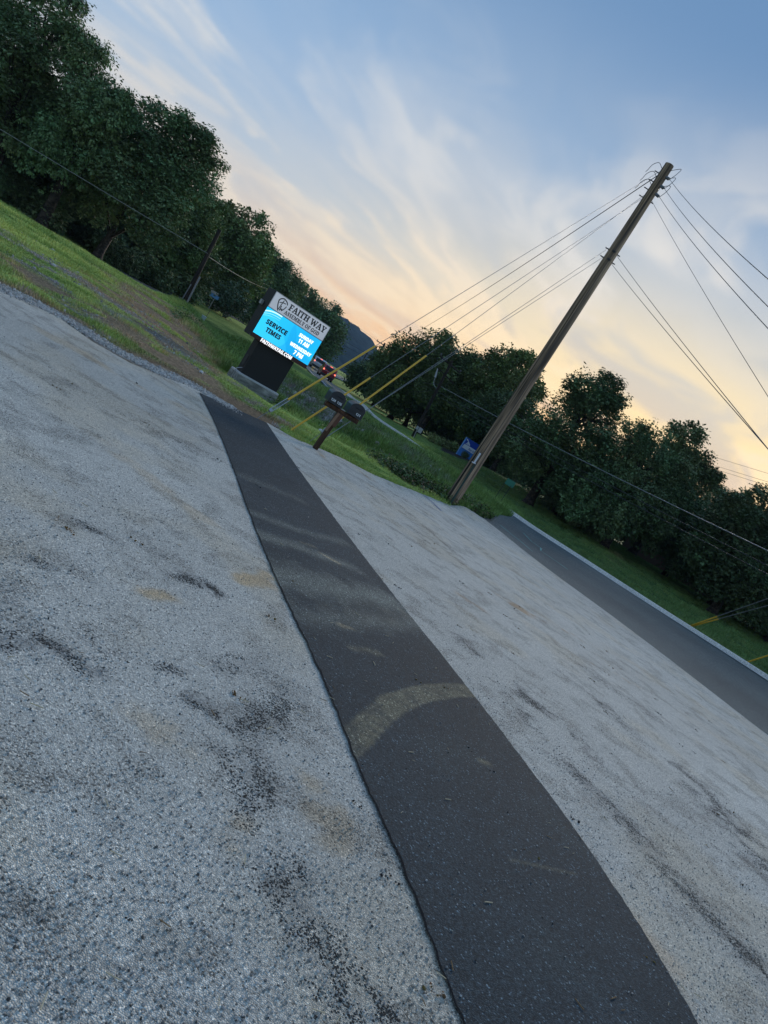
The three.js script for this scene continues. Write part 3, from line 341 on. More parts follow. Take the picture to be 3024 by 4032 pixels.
function tree(name, label, [bx, bz], flat, o = {}) {
  const R = rng(treeSeed += 7), by = H(bx, bz) - 0.05, lobes = []; for (let i = 0; i < flat.length; i += 4) lobes.push([V(flat[i] - bx, flat[i + 1] - by, flat[i + 2] - bz), flat[i + 3]]);
  const t = thing(name, label, o.category || 'tree', [bx, by, bz], 0, o.group);
  const top = Math.max(...lobes.map(l => l[0].y)), fork = o.fork ?? Math.max(1.0, top * 0.28), r0 = o.r ?? 0.10 + top * 0.024, cx = lobes.reduce((s, l) => s + l[0].x, 0) / lobes.length, cz = lobes.reduce((s, l) => s + l[0].z, 0) / lobes.length;
  const limbs = [], f = V(cx * 0.15, fork, cz * 0.15);
  if (!o.bush) { const fl = new THREE.CylinderGeometry(r0, r0 * 1.6, 0.5, 9, 1); fl.translate(0, 0.2, 0); limbs.push(fl, taper([V(0, 0, 0), V(cx * 0.04 + (R() - 0.5) * 0.1, fork * 0.5, cz * 0.04), f], r0 * 1.12, r0 * 0.8, 9)); }
  const hub = V(cx * 0.6, mix(fork, top, 0.45), cz * 0.6); if (!o.bush) limbs.push(taper([f, f.clone().lerp(hub, 0.5).add(V((R() - 0.5) * 0.3, 0, (R() - 0.5) * 0.3)), hub], r0 * 0.75, r0 * 0.4));
  for (const [c, r] of lobes) { const s = o.bush ? V(0, 0, 0) : c.y > hub.y ? hub : f, m = s.clone().lerp(c, 0.55).add(V((R() - 0.5) * 0.5, 0.25, (R() - 0.5) * 0.5)); limbs.push(taper([s, m, c], r0 * 0.42, 0.02, 6)); for (let k = 0; k < 3; k++) { const e = c.clone().add(V((R() - 0.5) * r * 1.5, R() * r * 0.9, (R() - 0.5) * r * 1.5)); limbs.push(taper([m, m.clone().lerp(e, 0.6), e], r0 * 0.16, 0.008, 5)); } }
  addMesh('trunk', limbs, barkMat, t);
  const geo = sprays[(treeSeed / 7 | 0) % 3], S = o.leaf ?? 1, items = [], dens = o.dens ?? 1;
  if (!o.bush) for (const [c, r] of [...lobes]) for (let k = 0; k < 4; k++) { const a = R() * 6.283, e = R() * 1.7 - 0.5; lobes.push([c.clone().add(V(Math.cos(a) * Math.cos(e), Math.sin(e), Math.sin(a) * Math.cos(e)).multiplyScalar(r * (0.75 + 0.35 * R()))), r * (0.26 + 0.22 * R())]); }
  lobes.forEach(([c, r], li) => {
    const lt = 0.78 + 0.5 * R(), yw = 0.9 + 0.25 * R();
    const n = Math.round(dens * 85 * r * r / (S * S) * 1.15 + 14), fx = R() * 50, fy = R() * 50;
    for (let k = 0; k < n; k++) {
      const a = R() * 6.283, e = Math.asin(2 * R() - 1), q = R(), rr = r * (q < 0.75 ? 0.62 + 0.46 * R() : 0.62 * Math.cbrt(R()));
      const dir = V(Math.cos(a) * Math.cos(e), Math.sin(e), Math.sin(a) * Math.cos(e)), bump = 0.78 + 0.55 * fbm(dir.x * 2.6 + fx + 9, dir.y * 2.6 + dir.z * 2.6 + fy + 9, 3);
      const p = dir.clone().multiplyScalar(rr * bump).add(c); p.y -= 0.04 * r; if (p.y < (o.bush ? 0.1 : 0.55)) continue;
      const gap = fbm(p.x * 0.85 + fx, p.y * 0.85 + p.z * 0.6, 2); if (gap < (o.gap ?? 0.34)) continue;
      items.push([p, S * (0.7 + 0.7 * R()), lt, yw]);
    }
  });
  const crown = new THREE.InstancedMesh(geo, leafMat, items.length), M = new THREE.Matrix4(), Q = new THREE.Quaternion(), E = new THREE.Euler(), C = new THREE.Color(), tone = (o.tone || [0.050, 0.088, 0.042]).map(q => q * (o.group === gR ? 0.8 : 1));  // far lawn trees toned darker: their backlit silhouette is put into the leaf colour
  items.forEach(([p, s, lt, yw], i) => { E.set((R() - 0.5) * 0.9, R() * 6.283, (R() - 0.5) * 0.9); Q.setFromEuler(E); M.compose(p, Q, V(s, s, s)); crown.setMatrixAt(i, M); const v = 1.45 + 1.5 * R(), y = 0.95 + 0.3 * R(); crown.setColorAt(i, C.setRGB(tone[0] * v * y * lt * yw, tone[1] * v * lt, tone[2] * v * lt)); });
  crown.name = 'crown'; crown.castShadow = crown.receiveShadow = true; crown.userData.kind = 'stuff'; t.add(crown); return t;
}
const MAPLE = [0.054, 0.092, 0.038], OAK = [0.062, 0.098, 0.034], DEEP = [0.042, 0.070, 0.031];
const gL = 'trees in the grove beyond the side road', gR = 'trees on the far lawn', gB = 'trees at the back of the grove', gF = 'trees at the back of the far lawn';
tree('maple_tree', 'tallest broad tree of the grove, its open top showing sky', [-28.2, -42], [-29.3, 7.9, -41, 1.7, -28.9, 9.2, -42, 1.4, -28.3, 5.6, -40, 1.9, -27.5, 6.3, -42, 2.0, -27.7, 3.7, -42, 2.3, -32.1, 8.5, -43, 1.0, -30.6, 6.6, -41, 1.5, -27.6, 8.6, -41, 1.2, -30.5, 9.2, -42, 0.9, -28.6, 10.3, -42, 0.9], { tone: MAPLE, group: gL, gap: 0.47, dens: 0.9 });
tree('maple_tree', 'shady tree with a dim trunk at the bend of the side road', [-24.7, -42.5], [-24.0, 6.1, -41, 1.6, -24.1, 4.4, -41, 1.8, -24.5, 7.3, -42, 0.9, -26.4, 8.0, -41.5, 1.4, -25.8, 5.6, -42.5, 1.8, -25.3, 3.4, -41, 1.7, -23.2, 7.0, -41.5, 0.9], { tone: MAPLE, group: gL });
tree('maple_tree', 'dark low branched tree filling the grove behind the shady tree', [-29.2, -46.5], [-29.2, 2.2, -46, 2.7, -27.5, 3.0, -48, 2.5, -32.1, 3.4, -47, 2.6, -28.1, 4.2, -46, 2.2, -31.4, 6.0, -46, 1.8, -26.4, 1.6, -46, 1.6], { tone: DEEP, group: gL });
tree('maple_tree', 'thick leaning trunked tree at the top of the lawn', [-22.2, -44.7], [-25.5, 4.4, -46.2, 2.08, -24.5, 6.8, -46.2, 1.85, -22.4, 7.3, -45.0, 1.62, -20.9, 7.6, -45.0, 1.5, -20.0, 8.1, -45.0, 0.92, -21.7, 4.0, -43.2, 2.19, -20.3, 5.1, -43.9, 1.96, -19.4, 6.1, -45.0, 1.15, -23.5, 2.8, -44.3, 1.62, -19.6, 3.2, -43.4, 1.5, -19.2, 7.1, -45.6, 0.92, -23.0, 5.8, -44.5, 1.73], { tone: [0.060, 0.100, 0.042], group: gL, r: 0.27, fork: 1.5 });
tree('maple_tree', 'smaller leafy tree next to the tarred pole by the side road', [-23.5, -57.0], [-24.1, 1.9, -56.4, 1.8, -23.3, 3.3, -57.6, 2.04, -22.3, 5.2, -56.4, 1.56, -22.6, 1.7, -55.9, 1.2, -22.8, 6.8, -57.6, 0.72, -21.6, 3.3, -56.4, 1.32, -25.7, 1.1, -56.4, 1.32, -24.7, 4.5, -57.6, 1.56], { tone: OAK, group: gL });
tree('maple_tree', 'rounded tree between the tarred pole and the dark bush', [-24.4, -71], [-25.4, 7.2, -70, 1.9, -23.9, 7.9, -71, 1.6, -25.1, 4.8, -69, 2.3, -23.3, 5.4, -70, 2.5, -23.9, 2.9, -70, 2.1, -21.6, 4.4, -70, 1.7, -22.9, 6.7, -72, 1.3, -27.1, 7.9, -71, 0.9, -26.6, 2.8, -70, 1.8, -22.2, 2.4, -70.5, 1.4], { tone: OAK, group: gL, leaf: 1.25 });
tree('leafy_bush', 'dark rounded bush on the verge of the side road', [-19.6, -63], [-20.1, 1.9, -63, 1.4, -20.1, 0.9, -62, 1.0, -18.9, 1.6, -63, 0.9, -21.2, 1.0, -63, 0.9], { tone: [0.034, 0.060, 0.036], bush: true, category: 'bush', leaf: 1.0 });
tree('maple_tree', 'tree with an open crown behind the left end of the church sign', [-27.4, -99], [-28.5, 8.1, -98, 1.9, -26.5, 7.9, -99, 2.0, -26.0, 5.2, -98, 2.5, -27.8, 5.1, -96, 2.3, -25.4, 7.4, -100, 1.5, -29.9, 8.2, -98, 1.2, -25.8, 2.8, -98, 2.0, -28.4, 2.6, -97, 2.0], { tone: MAPLE, group: gL, leaf: 1.5, gap: 0.34 });
tree('maple_tree', 'tree overhanging the highway bend past the church sign', [-26, -129], [-29.8, 7.6, -128, 2.5, -29.4, 4.8, -128, 3.1, -26.7, 7.2, -130, 3.0, -23.5, 6.2, -128, 2.6, -21.6, 4.8, -128, 1.6, -23.0, 3.2, -127, 2.6, -25.2, 4.4, -126, 2.7, -27.8, 2.6, -126, 2.4], { tone: MAPLE, group: gL, leaf: 1.8 });
function filler(x, z, h, w, seed) { const R = rng(seed), out = []; const y0 = H(x, z); for (let k = 0; k < 8; k++) { const t = k / 7, a = R() * 6.28, q = w * (0.25 + 0.35 * R()) * (k === 7 ? 0.3 : 1); out.push(x + Math.cos(a) * q, y0 + h * (0.22 + 0.66 * t), z + Math.sin(a) * q, w * (0.36 - 0.12 * t)); } return out; }
[[-36, -54, 8], [-32, -58, 7.5], [-28, -60, 7.5], [-24, -57, 6.2], [-38.5, -47, 9], [-35, -43, 9.5], [-30.5, -68, 8], [-33, -84, 9], [-31, -108, 9], [-36, -118, 10]].forEach(([x, z, h], i) => tree('woodland_tree', 'dark crowded tree at the back of the grove', [x, z], filler(x, z, h, 6.2, 900 + i), { tone: DEEP, group: gB, leaf: 1.35 }));
[[-24.6, -49.5, 1.4], [-21.6, -50.5, 1.5], [-26.3, -43.6, 1.6], [-28.6, -41.5, 1.5], [-31, -40.5, 1.7], [-33.5, -39, 1.9], [-22.6, -48, 1.6], [-25.5, -49, 1.9], [-21.4, -55.5, 1.5], [-24.2, -58.8, 1.6], [-27.5, -63, 2], [-26.9, -84, 1.8], [-29.5, -90, 2]].forEach(([x, z, h], i) => { const y = H(x, z), R = rng(400 + i), l = []; for (let k = 0; k < 5; k++) l.push(x + (R() - 0.5) * 2.6, y + h * (0.3 + 0.35 * R()), z + (R() - 0.5) * 1.4, h * (0.45 + 0.2 * R())); tree('undergrowth_bush', 'dark shapeless bush in the undergrowth below the grove', [x, z], l, { tone: DEEP, bush: true, category: 'bush', group: 'bushes under the grove', leaf: 1.1, gap: 0.2 }); });
// far lawn
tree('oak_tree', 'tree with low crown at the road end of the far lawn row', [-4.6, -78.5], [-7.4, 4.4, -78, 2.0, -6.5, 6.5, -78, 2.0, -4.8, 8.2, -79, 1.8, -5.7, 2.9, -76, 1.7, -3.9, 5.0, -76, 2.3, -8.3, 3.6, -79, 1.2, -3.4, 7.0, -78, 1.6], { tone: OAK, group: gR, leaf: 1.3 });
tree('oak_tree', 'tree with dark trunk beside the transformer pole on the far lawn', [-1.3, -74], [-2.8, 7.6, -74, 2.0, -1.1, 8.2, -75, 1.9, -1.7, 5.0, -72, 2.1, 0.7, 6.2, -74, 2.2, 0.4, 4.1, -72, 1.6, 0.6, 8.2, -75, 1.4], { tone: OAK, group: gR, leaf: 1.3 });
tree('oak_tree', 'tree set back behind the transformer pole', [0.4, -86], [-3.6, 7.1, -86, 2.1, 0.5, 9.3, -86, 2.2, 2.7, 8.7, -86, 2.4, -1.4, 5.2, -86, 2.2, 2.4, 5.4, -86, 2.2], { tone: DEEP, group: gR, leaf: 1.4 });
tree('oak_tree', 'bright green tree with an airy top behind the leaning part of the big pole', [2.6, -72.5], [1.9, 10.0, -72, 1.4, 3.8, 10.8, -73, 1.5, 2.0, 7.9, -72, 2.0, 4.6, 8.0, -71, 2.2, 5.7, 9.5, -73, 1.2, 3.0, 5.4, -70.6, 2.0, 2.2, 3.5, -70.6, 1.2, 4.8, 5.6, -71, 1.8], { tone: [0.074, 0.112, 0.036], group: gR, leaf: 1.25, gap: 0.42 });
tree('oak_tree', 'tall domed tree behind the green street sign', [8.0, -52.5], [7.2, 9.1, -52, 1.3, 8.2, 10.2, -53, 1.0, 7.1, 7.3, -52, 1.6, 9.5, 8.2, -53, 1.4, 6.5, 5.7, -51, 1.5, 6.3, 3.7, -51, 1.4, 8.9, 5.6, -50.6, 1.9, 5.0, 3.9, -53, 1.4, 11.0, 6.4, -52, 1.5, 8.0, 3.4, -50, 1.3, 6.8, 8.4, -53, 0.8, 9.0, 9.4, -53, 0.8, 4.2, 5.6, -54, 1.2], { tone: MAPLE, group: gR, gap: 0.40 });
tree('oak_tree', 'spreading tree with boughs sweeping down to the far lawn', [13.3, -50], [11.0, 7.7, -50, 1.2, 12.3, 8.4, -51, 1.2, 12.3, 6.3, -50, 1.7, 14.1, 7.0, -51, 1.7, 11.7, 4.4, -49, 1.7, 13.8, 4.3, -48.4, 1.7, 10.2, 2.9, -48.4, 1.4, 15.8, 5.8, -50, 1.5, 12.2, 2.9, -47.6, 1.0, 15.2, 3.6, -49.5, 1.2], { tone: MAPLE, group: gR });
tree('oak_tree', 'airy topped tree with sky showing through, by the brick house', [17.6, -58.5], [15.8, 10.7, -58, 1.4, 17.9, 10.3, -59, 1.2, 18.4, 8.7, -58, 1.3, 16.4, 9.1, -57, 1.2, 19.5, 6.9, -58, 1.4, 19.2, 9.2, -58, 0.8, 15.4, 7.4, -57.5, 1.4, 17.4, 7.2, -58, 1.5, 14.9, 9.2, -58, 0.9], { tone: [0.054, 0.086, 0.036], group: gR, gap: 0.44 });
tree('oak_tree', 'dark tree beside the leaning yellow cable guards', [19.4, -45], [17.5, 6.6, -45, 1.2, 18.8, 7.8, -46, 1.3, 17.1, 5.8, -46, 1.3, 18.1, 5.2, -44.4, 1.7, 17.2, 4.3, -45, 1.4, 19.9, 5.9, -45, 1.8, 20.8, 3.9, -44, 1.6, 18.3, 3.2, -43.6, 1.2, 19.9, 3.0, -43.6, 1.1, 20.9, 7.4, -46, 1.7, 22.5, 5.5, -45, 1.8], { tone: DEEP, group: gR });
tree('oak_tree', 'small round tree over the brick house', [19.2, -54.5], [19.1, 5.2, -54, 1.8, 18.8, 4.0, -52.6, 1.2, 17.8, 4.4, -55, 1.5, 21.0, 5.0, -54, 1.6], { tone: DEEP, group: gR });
[[6.2, -69, 6.6], [11.2, -60, 5.6], [15.4, -65, 6], [21.6, -51, 6.2], [25, -49, 6.2], [10.5, -56, 5.6], [-3, -80, 6.4], [4.6, -79, 7]].forEach(([x, z, h], i) => tree('oak_tree', 'low skirted leafy tree filling the row on the far lawn', [x, z], filler(x, z, h, 6, 930 + i).map((q, k) => k % 4 === 1 ? q - 0.3 : q), { tone: [0.048, 0.082, 0.036], group: 'filling trees in the far lawn row', leaf: 1.2 }));
[[34.4, -96, 12], [38, -97, 13], [30.5, -92, 9], [26, -84, 6], [22, -88, 6], [14, -92, 6], [7, -90, 6.5], [-9, -104, 6.5], [-2, -108, 7], [30, -66, 7.5], [27, -56, 7], [-13, -150, 7]].forEach(([x, z, h], i) => tree('woodland_tree', 'dim distant tree behind the row on the far lawn', [x, z], filler(x, z, h, 7, 950 + i), { tone: [0.046, 0.076, 0.034], group: gF, leaf: 1.6 }));
tree('round_shrub', 'clipped round shrub in front of the blue post office sign', [3.2, -65], [3.2, H(3.2, -65) + 0.25, -65, 0.3, 3.3, H(3.2, -65) + 0.32, -65, 0.26], { tone: DEEP, bush: true, category: 'shrub', leaf: 0.4, gap: 0.1 });
[[2.2, -68.5], [1.2, -68], [0.2, -67.6]].forEach(([x, z]) => tree('low_shrub', 'pale low shrub at the edge of the dark mulch bed', [x, z], [x, H(x, z) + 0.35, z, 0.45, x + 0.3, H(x, z) + 0.3, z, 0.4], { tone: [0.11, 0.15, 0.06], bush: true, category: 'shrub', leaf: 0.7, gap: 0.1, group: 'shrubs along the mulch bed' }));

// ------------------------------------------------------------------ grass, weeds, stones: countless, so one object each
function tuftGeo(seed, n, h, spread, w) { const R = rng(seed), pos = []; for (let k = 0; k < n; k++) { const a = R() * 6.283, r = spread * Math.sqrt(R()), x = Math.cos(a) * r, z = Math.sin(a) * r, L = h * (0.55 + 0.6 * R()), b = R() * 6.283, lean = L * (0.2 + 0.5 * R()), dx = Math.cos(b) * lean, dz = Math.sin(b) * lean, sx = -Math.sin(b) * w, sz = Math.cos(b) * w, mx = x + dx * 0.35, mz = z + dz * 0.35, my = L * 0.6; pos.push(x - sx, 0, z - sz, x + sx, 0, z + sz, mx + sx * 0.8, my, mz + sz * 0.8, x - sx, 0, z - sz, mx + sx * 0.8, my, mz + sz * 0.8, mx - sx * 0.8, my, mz - sz * 0.8, mx - sx * 0.8, my, mz - sz * 0.8, mx + sx * 0.8, my, mz + sz * 0.8, x + dx, L * 0.95, z + dz); } const g = new THREE.BufferGeometry(); g.setAttribute('position', new THREE.Float32BufferAttribute(pos, 3)); g.computeVertexNormals(); return g; }
const bladeMat = new THREE.MeshPhysicalMaterial({ color: 0xffffff, roughness: 0.7, specularIntensity: 0.25, side: THREE.DoubleSide });
function scatter(name, label, category, geo, mat, items) {
  const m = new THREE.InstancedMesh(geo, mat, items.length), M = new THREE.Matrix4(), Q = new THREE.Quaternion(), E = new THREE.Euler(), C = new THREE.Color();
  items.forEach((it, i) => { E.set(it.rx || 0, it.ry, it.rz || 0); Q.setFromEuler(E); M.compose(V(it.x, it.y, it.z), Q, V(it.s, it.sy ?? it.s, it.s)); m.setMatrixAt(i, M); m.setColorAt(i, C.setRGB(...it.c)); });
  m.name = numbered(name); m.castShadow = m.receiveShadow = true; scene.add(m); return tag(m, label, category, null, 'stuff');
}
{
  const R = rng(77), lawn = [], rough = [], weeds = [];
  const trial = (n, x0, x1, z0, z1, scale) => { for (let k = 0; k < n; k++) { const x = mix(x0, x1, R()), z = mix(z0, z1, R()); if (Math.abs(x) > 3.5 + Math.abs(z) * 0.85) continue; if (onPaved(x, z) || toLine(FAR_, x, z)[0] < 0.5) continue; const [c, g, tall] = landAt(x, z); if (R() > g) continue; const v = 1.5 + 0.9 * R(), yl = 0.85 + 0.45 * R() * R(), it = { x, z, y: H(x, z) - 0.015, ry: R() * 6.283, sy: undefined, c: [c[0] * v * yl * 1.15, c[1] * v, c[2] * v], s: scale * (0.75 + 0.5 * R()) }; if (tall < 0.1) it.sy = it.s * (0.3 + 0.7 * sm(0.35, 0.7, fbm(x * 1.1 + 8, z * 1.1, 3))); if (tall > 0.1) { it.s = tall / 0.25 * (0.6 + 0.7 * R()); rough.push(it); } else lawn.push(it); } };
  trial(52000, -15, 1, -24, -9.5, 1); trial(34000, -22, 6, -45, -20, 1.5); trial(16000, -26, -5, -46, -24, 1.7); trial(26000, -2, 26, -62, -22, 1.9);
  trial(9000, -7, 5, -30, -14, 1.1);
  scatter('lawn_grass', 'short mown grass of the lawns', 'grass', tuftGeo(5, 9, 0.085, 0.11, 0.005), bladeMat, lawn);
  scatter('tall_grass', 'long unmown grass in the ditch and on the bank', 'grass', tuftGeo(6, 11, 0.30, 0.13, 0.007), bladeMat, rough);
  for (let k = 0; k < 7000; k++) { const x = mix(-13, 4.6, R()), z = mix(-46, -17, R()); if (onPaved(x, z)) continue; const [dr, , dw] = ditchAt(x, z), bank = x > -4.5 && z < -21 && z > -40; if (dr > dw * 1.05 && !bank) continue; const p = fbm(x * 0.55 + 50, z * 0.55, 3); if (p < 0.50 + 0.1 * R()) continue; if (toLine(ROCKY, x, z)[0] < 0.9 && R() < 0.8) continue; const v = 0.7 + 0.8 * R(); weeds.push({ x, z, y: H(x, z) + 0.07, ry: R() * 6.283, rx: (R() - 0.5) * 0.5, s: 0.45 + 0.4 * R(), c: [0.085 * v, 0.145 * v, 0.050 * v] }); }
  for (let k = 0; k < 900; k++) { const t = R(), x = mix(-0.6, 3.0, t) + (R() - 0.5) * 1.3, z = mix(-20.2, -24.6, t) + (R() - 0.5) * 2.2 - 0.6; if (onPaved(x, z)) continue; const v = 0.5 + 0.9 * R(), dry = R() < 0.18; weeds.push({ x, z, y: H(x, z) + 0.04 + 0.22 * R() * R(), ry: R() * 6.283, rx: (R() - 0.5) * 0.6, s: 0.35 + 0.45 * R(), c: dry ? [0.15 * v, 0.11 * v, 0.07 * v] : [0.085 * v, 0.135 * v, 0.048 * v] }); }
  scatter('broadleaf_weeds', 'leafy weeds in the ditch and round the big pole', 'weeds', sprays[1], leafMat, weeds);
}
const stoneGeo = (() => { const g = new THREE.IcosahedronGeometry(1, 0), p = g.attributes.position; for (let i = 0; i < p.count; i++) { const x = p.getX(i), y = p.getY(i), z = p.getZ(i), k = 0.7 + 0.55 * hash2(Math.round(x * 40) + 7, Math.round(y * 40 + z * 90)); p.setXYZ(i, x * k, y * k * 0.7, z * k); } g.computeVertexNormals(); return g; })();
const stoneMat = new THREE.MeshPhysicalMaterial({ color: 0xffffff, roughness: 0.95, specularIntensity: 0.2 });
{
  const R = rng(55), gravel = [], rocks = [], chips = [], pits = [], grey = (lo, hi) => { const v = mix(lo, hi, R()); return [v * (1.02 + 0.06 * R()), v, v * (0.89 + 0.07 * R())]; }, spin = () => ({ rx: R() * 3, ry: R() * 6.283, rz: R() * 3 });
  for (let k = 0; k < 9500; k++) { const s = R() * 7.6; let acc = 0, x = 0, z = 0; for (let i = 0; i + 1 < GRAVEL.length; i++) { const a = GRAVEL[i], b = GRAVEL[i + 1], L = Math.hypot(b[0] - a[0], b[1] - a[1]); if (s <= acc + L || i + 2 === GRAVEL.length) { const t = clamp((s - acc) / L, 0, 1); x = mix(a[0], b[0], t); z = mix(a[1], b[1], t); break; } acc += L; } const a = R() * 6.283, r = 0.34 * Math.sqrt(-Math.log(1 - R() * 0.95)) * 0.7; x += Math.cos(a) * r; z += Math.sin(a) * r; const q = inside(LOT, x, z); if (q && R() < 0.72) continue; const sz = (0.008 + 0.022 * R() * R()) * (q ? 0.7 : 1); gravel.push({ x, z, y: H(x, z) + (q ? 0.014 : 0) + sz * 0.3, s: sz, c: grey(0.24, 0.58), ...spin() }); }
  for (let k = 0; k < 1500; k++) { const x = mix(-13, -4.5, R()), z = mix(-22, -12, R()); if (inside(LOT, x, z)) continue; if (fbm(x * 1.15 + 70, z * 0.9 + 4, 3) < 0.57) continue; const sz = 0.012 + 0.03 * R() * R(); gravel.push({ x, z, y: H(x, z) + sz * 0.3, s: sz, c: grey(0.2, 0.5), ...spin() }); }
  scatter('loose_gravel', 'loose grey gravel along the lawn side of the lot', 'gravel', stoneGeo, stoneMat, gravel);
  for (let k = 0; k < 5200; k++) { const i = Math.floor(R() * (ROCKY.length - 1)), t = R(), a = ROCKY[i], b = ROCKY[i + 1], x = mix(a[0], b[0], t) + (R() - 0.5) * 2.6 + (R() - 0.5) * 1.2, z = mix(a[1], b[1], t) + (R() - 0.5) * 3.4; if (fbm(x * 1.3, z * 1.3 + 9, 3) < 0.42) continue; const sz = 0.035 + 0.10 * R() * R(); rocks.push({ x, z, y: H(x, z) + sz * 0.25, s: sz, c: grey(0.13, 0.40), ...spin() }); }
  scatter('ditch_stones', 'grey broken stones lining the ditch', 'stones', stoneGeo, stoneMat, rocks);
  for (let k = 0; k < 60000; k++) { const z = -1.2 - 7.5 * R() * R(), x = mix(-2.6 - 0.3 * -z, 1.5 - z * 0.75, R()); if (!inside(LOT, x, z)) continue; const st = inside(STRIP0, x, z); if (st && R() < 0.93) continue; const p = fbm(x * 1.4 + 20, z * 1.4, 3); if (!st && R() > 0.25 + sm(0.45, 0.65, p)) continue; const sz = 0.0018 + 0.0040 * R() * R(), dk = R() < 0.15; chips.push({ x, z, y: H(x, z) + (st ? 0.019 : 0.013) + sz * 0.25, s: sz, c: dk ? grey(0.05, 0.15) : grey(0.2, 0.55), ...spin() }); }
  for (const w of LOT_WEAR) { if (w.tint !== DARK) continue; let L = 0; for (let i = 0; i + 1 < w.line.length; i++) L += Math.hypot(w.line[i + 1][0] - w.line[i][0], w.line[i + 1][1] - w.line[i][1]); const far = Math.max(1, -w.line[0][1] / 4), n = Math.round((L + w.w) * w.w * 44000 * w.amount / (far * far)); for (let k = 0; k < n; k++) { const i = Math.floor(R() * (w.line.length - 1)), t = R() * 1.1 - 0.05, a = w.line[i], b = w.line[i + 1], q = R() * 6.283, r = w.w * 0.75 * Math.sqrt(-2 * Math.log(1 - R() * 0.97)) * 0.7, x = mix(a[0], b[0], t) + Math.cos(q) * r, z = mix(a[1], b[1], t) + Math.sin(q) * r; if (!inside(LOT, x, z) || inside(STRIP0, x, z)) continue; if (fbm(x * 11 + 5, z * 11, 3) < 0.36 + 0.22 * R() || fbm(x * 2.4 + 13, z * 2.4 + w.w * 9, 3) < 0.38 + 0.14 * R()) continue; const sz = (0.002 + 0.0038 * R() * R()) * Math.sqrt(far); pits.push({ x, z, y: H(x, z) + 0.0125, s: sz, sy: sz * 0.22, c: grey(0.022, 0.06), ry: R() * 6.283 }); } }
  scatter('dark_grit', 'black grit and bared binder in the worn places of the lot', 'grit', stoneGeo, stoneMat, pits);
  scatter('stone_chips', 'loose stone chips strewn over the worn lot', 'chips', stoneGeo, stoneMat, chips);
  const crumbs = []; for (let k = 0; k < 70; k++) { const z = -2.2 - 11 * R(), x = mix(-2 + z * 0.25, 1.5 - z * 0.4, R()); if (!inside(LOT, x, z)) continue; const n = 3 + Math.floor(R() * 9), br = R() < 0.6; for (let q = 0; q < n; q++) { const xx = x + (R() - 0.5) * 0.09, zz = z + (R() - 0.5) * 0.05, sz = 0.003 + 0.007 * R() * R(); crumbs.push({ x: xx, z: zz, y: H(xx, zz) + 0.016 + sz * 0.3, s: sz, c: br ? [0.13 + 0.08 * R(), 0.085 + 0.04 * R(), 0.045] : [0.03, 0.03, 0.03], ...spin() }); } }
  scatter('dirt_crumbs', 'crumbs of brown soil dropped on the pavement', 'dirt', stoneGeo, stoneMat, crumbs);
  const straw = []; for (let k = 0; k < 260; k++) { const z = -1.3 - 8 * R() * R(), x = mix(-2.2, 2.6 - z * 0.5, R()); if (!inside(LOT, x, z)) continue; straw.push({ x, z, y: H(x, z) + 0.022, ry: R() * 6.283, s: 0.6 + 0.9 * R(), c: R() < 0.6 ? [0.50, 0.44, 0.30] : [0.22, 0.15, 0.08] }); }
  scatter('straw_bits', 'dry grass clippings and straw bits on the pavement', 'straw', box(0.034, 0.002, 0.0022), stoneMat, straw);
}

// ------------------------------------------------------------------ church sign
const concTex = noiseTexture(256, 256, (u, v) => { const n = 0.72 + 0.5 * (fbm(u * 7, v * 7, 4) - 0.5) + 0.12 * (hash2(u * 256, v * 256) - 0.5); return [n, n, n * 0.98]; });
const concMat = new THREE.MeshStandardMaterial({ color: new THREE.Color().setRGB(0.55, 0.55, 0.53), map: concTex, bumpMap: concTex, bumpScale: 0.01, roughness: 0.9 });
const blackMetal = std([0.006, 0.007, 0.009], 0.6), darkMetal = std([0.03, 0.032, 0.036], 0.5, { metalness: 0.3 }), galv = std([0.42, 0.43, 0.44], 0.45, { metalness: 0.7 }), wireMat = std([0.045, 0.045, 0.047], 0.6), steelWire = std([0.22, 0.23, 0.235], 0.5, { metalness: 0.5 });
function canvasTex(w, h, draw) { const c = document.createElement('canvas'); c.width = w; c.height = h; draw(c.getContext('2d'), w, h); const t = new THREE.CanvasTexture(c); t.colorSpace = THREE.SRGBColorSpace; t.magFilter = THREE.LinearFilter; return t; }
function fitText(g, s, x, y, w, h, font, bold = 0) { g.save(); g.font = font.replace('$', '100'); const m = g.measureText(s).width; g.translate(x, y); g.scale(w / m, h / 72); g.textAlign = 'left'; g.textBaseline = 'alphabetic'; g.fillText(s, 0, 0); if (bold) { g.lineWidth = bold; g.lineJoin = 'round'; g.strokeStyle = g.fillStyle; g.strokeText(s, 0, 0); } g.restore(); }
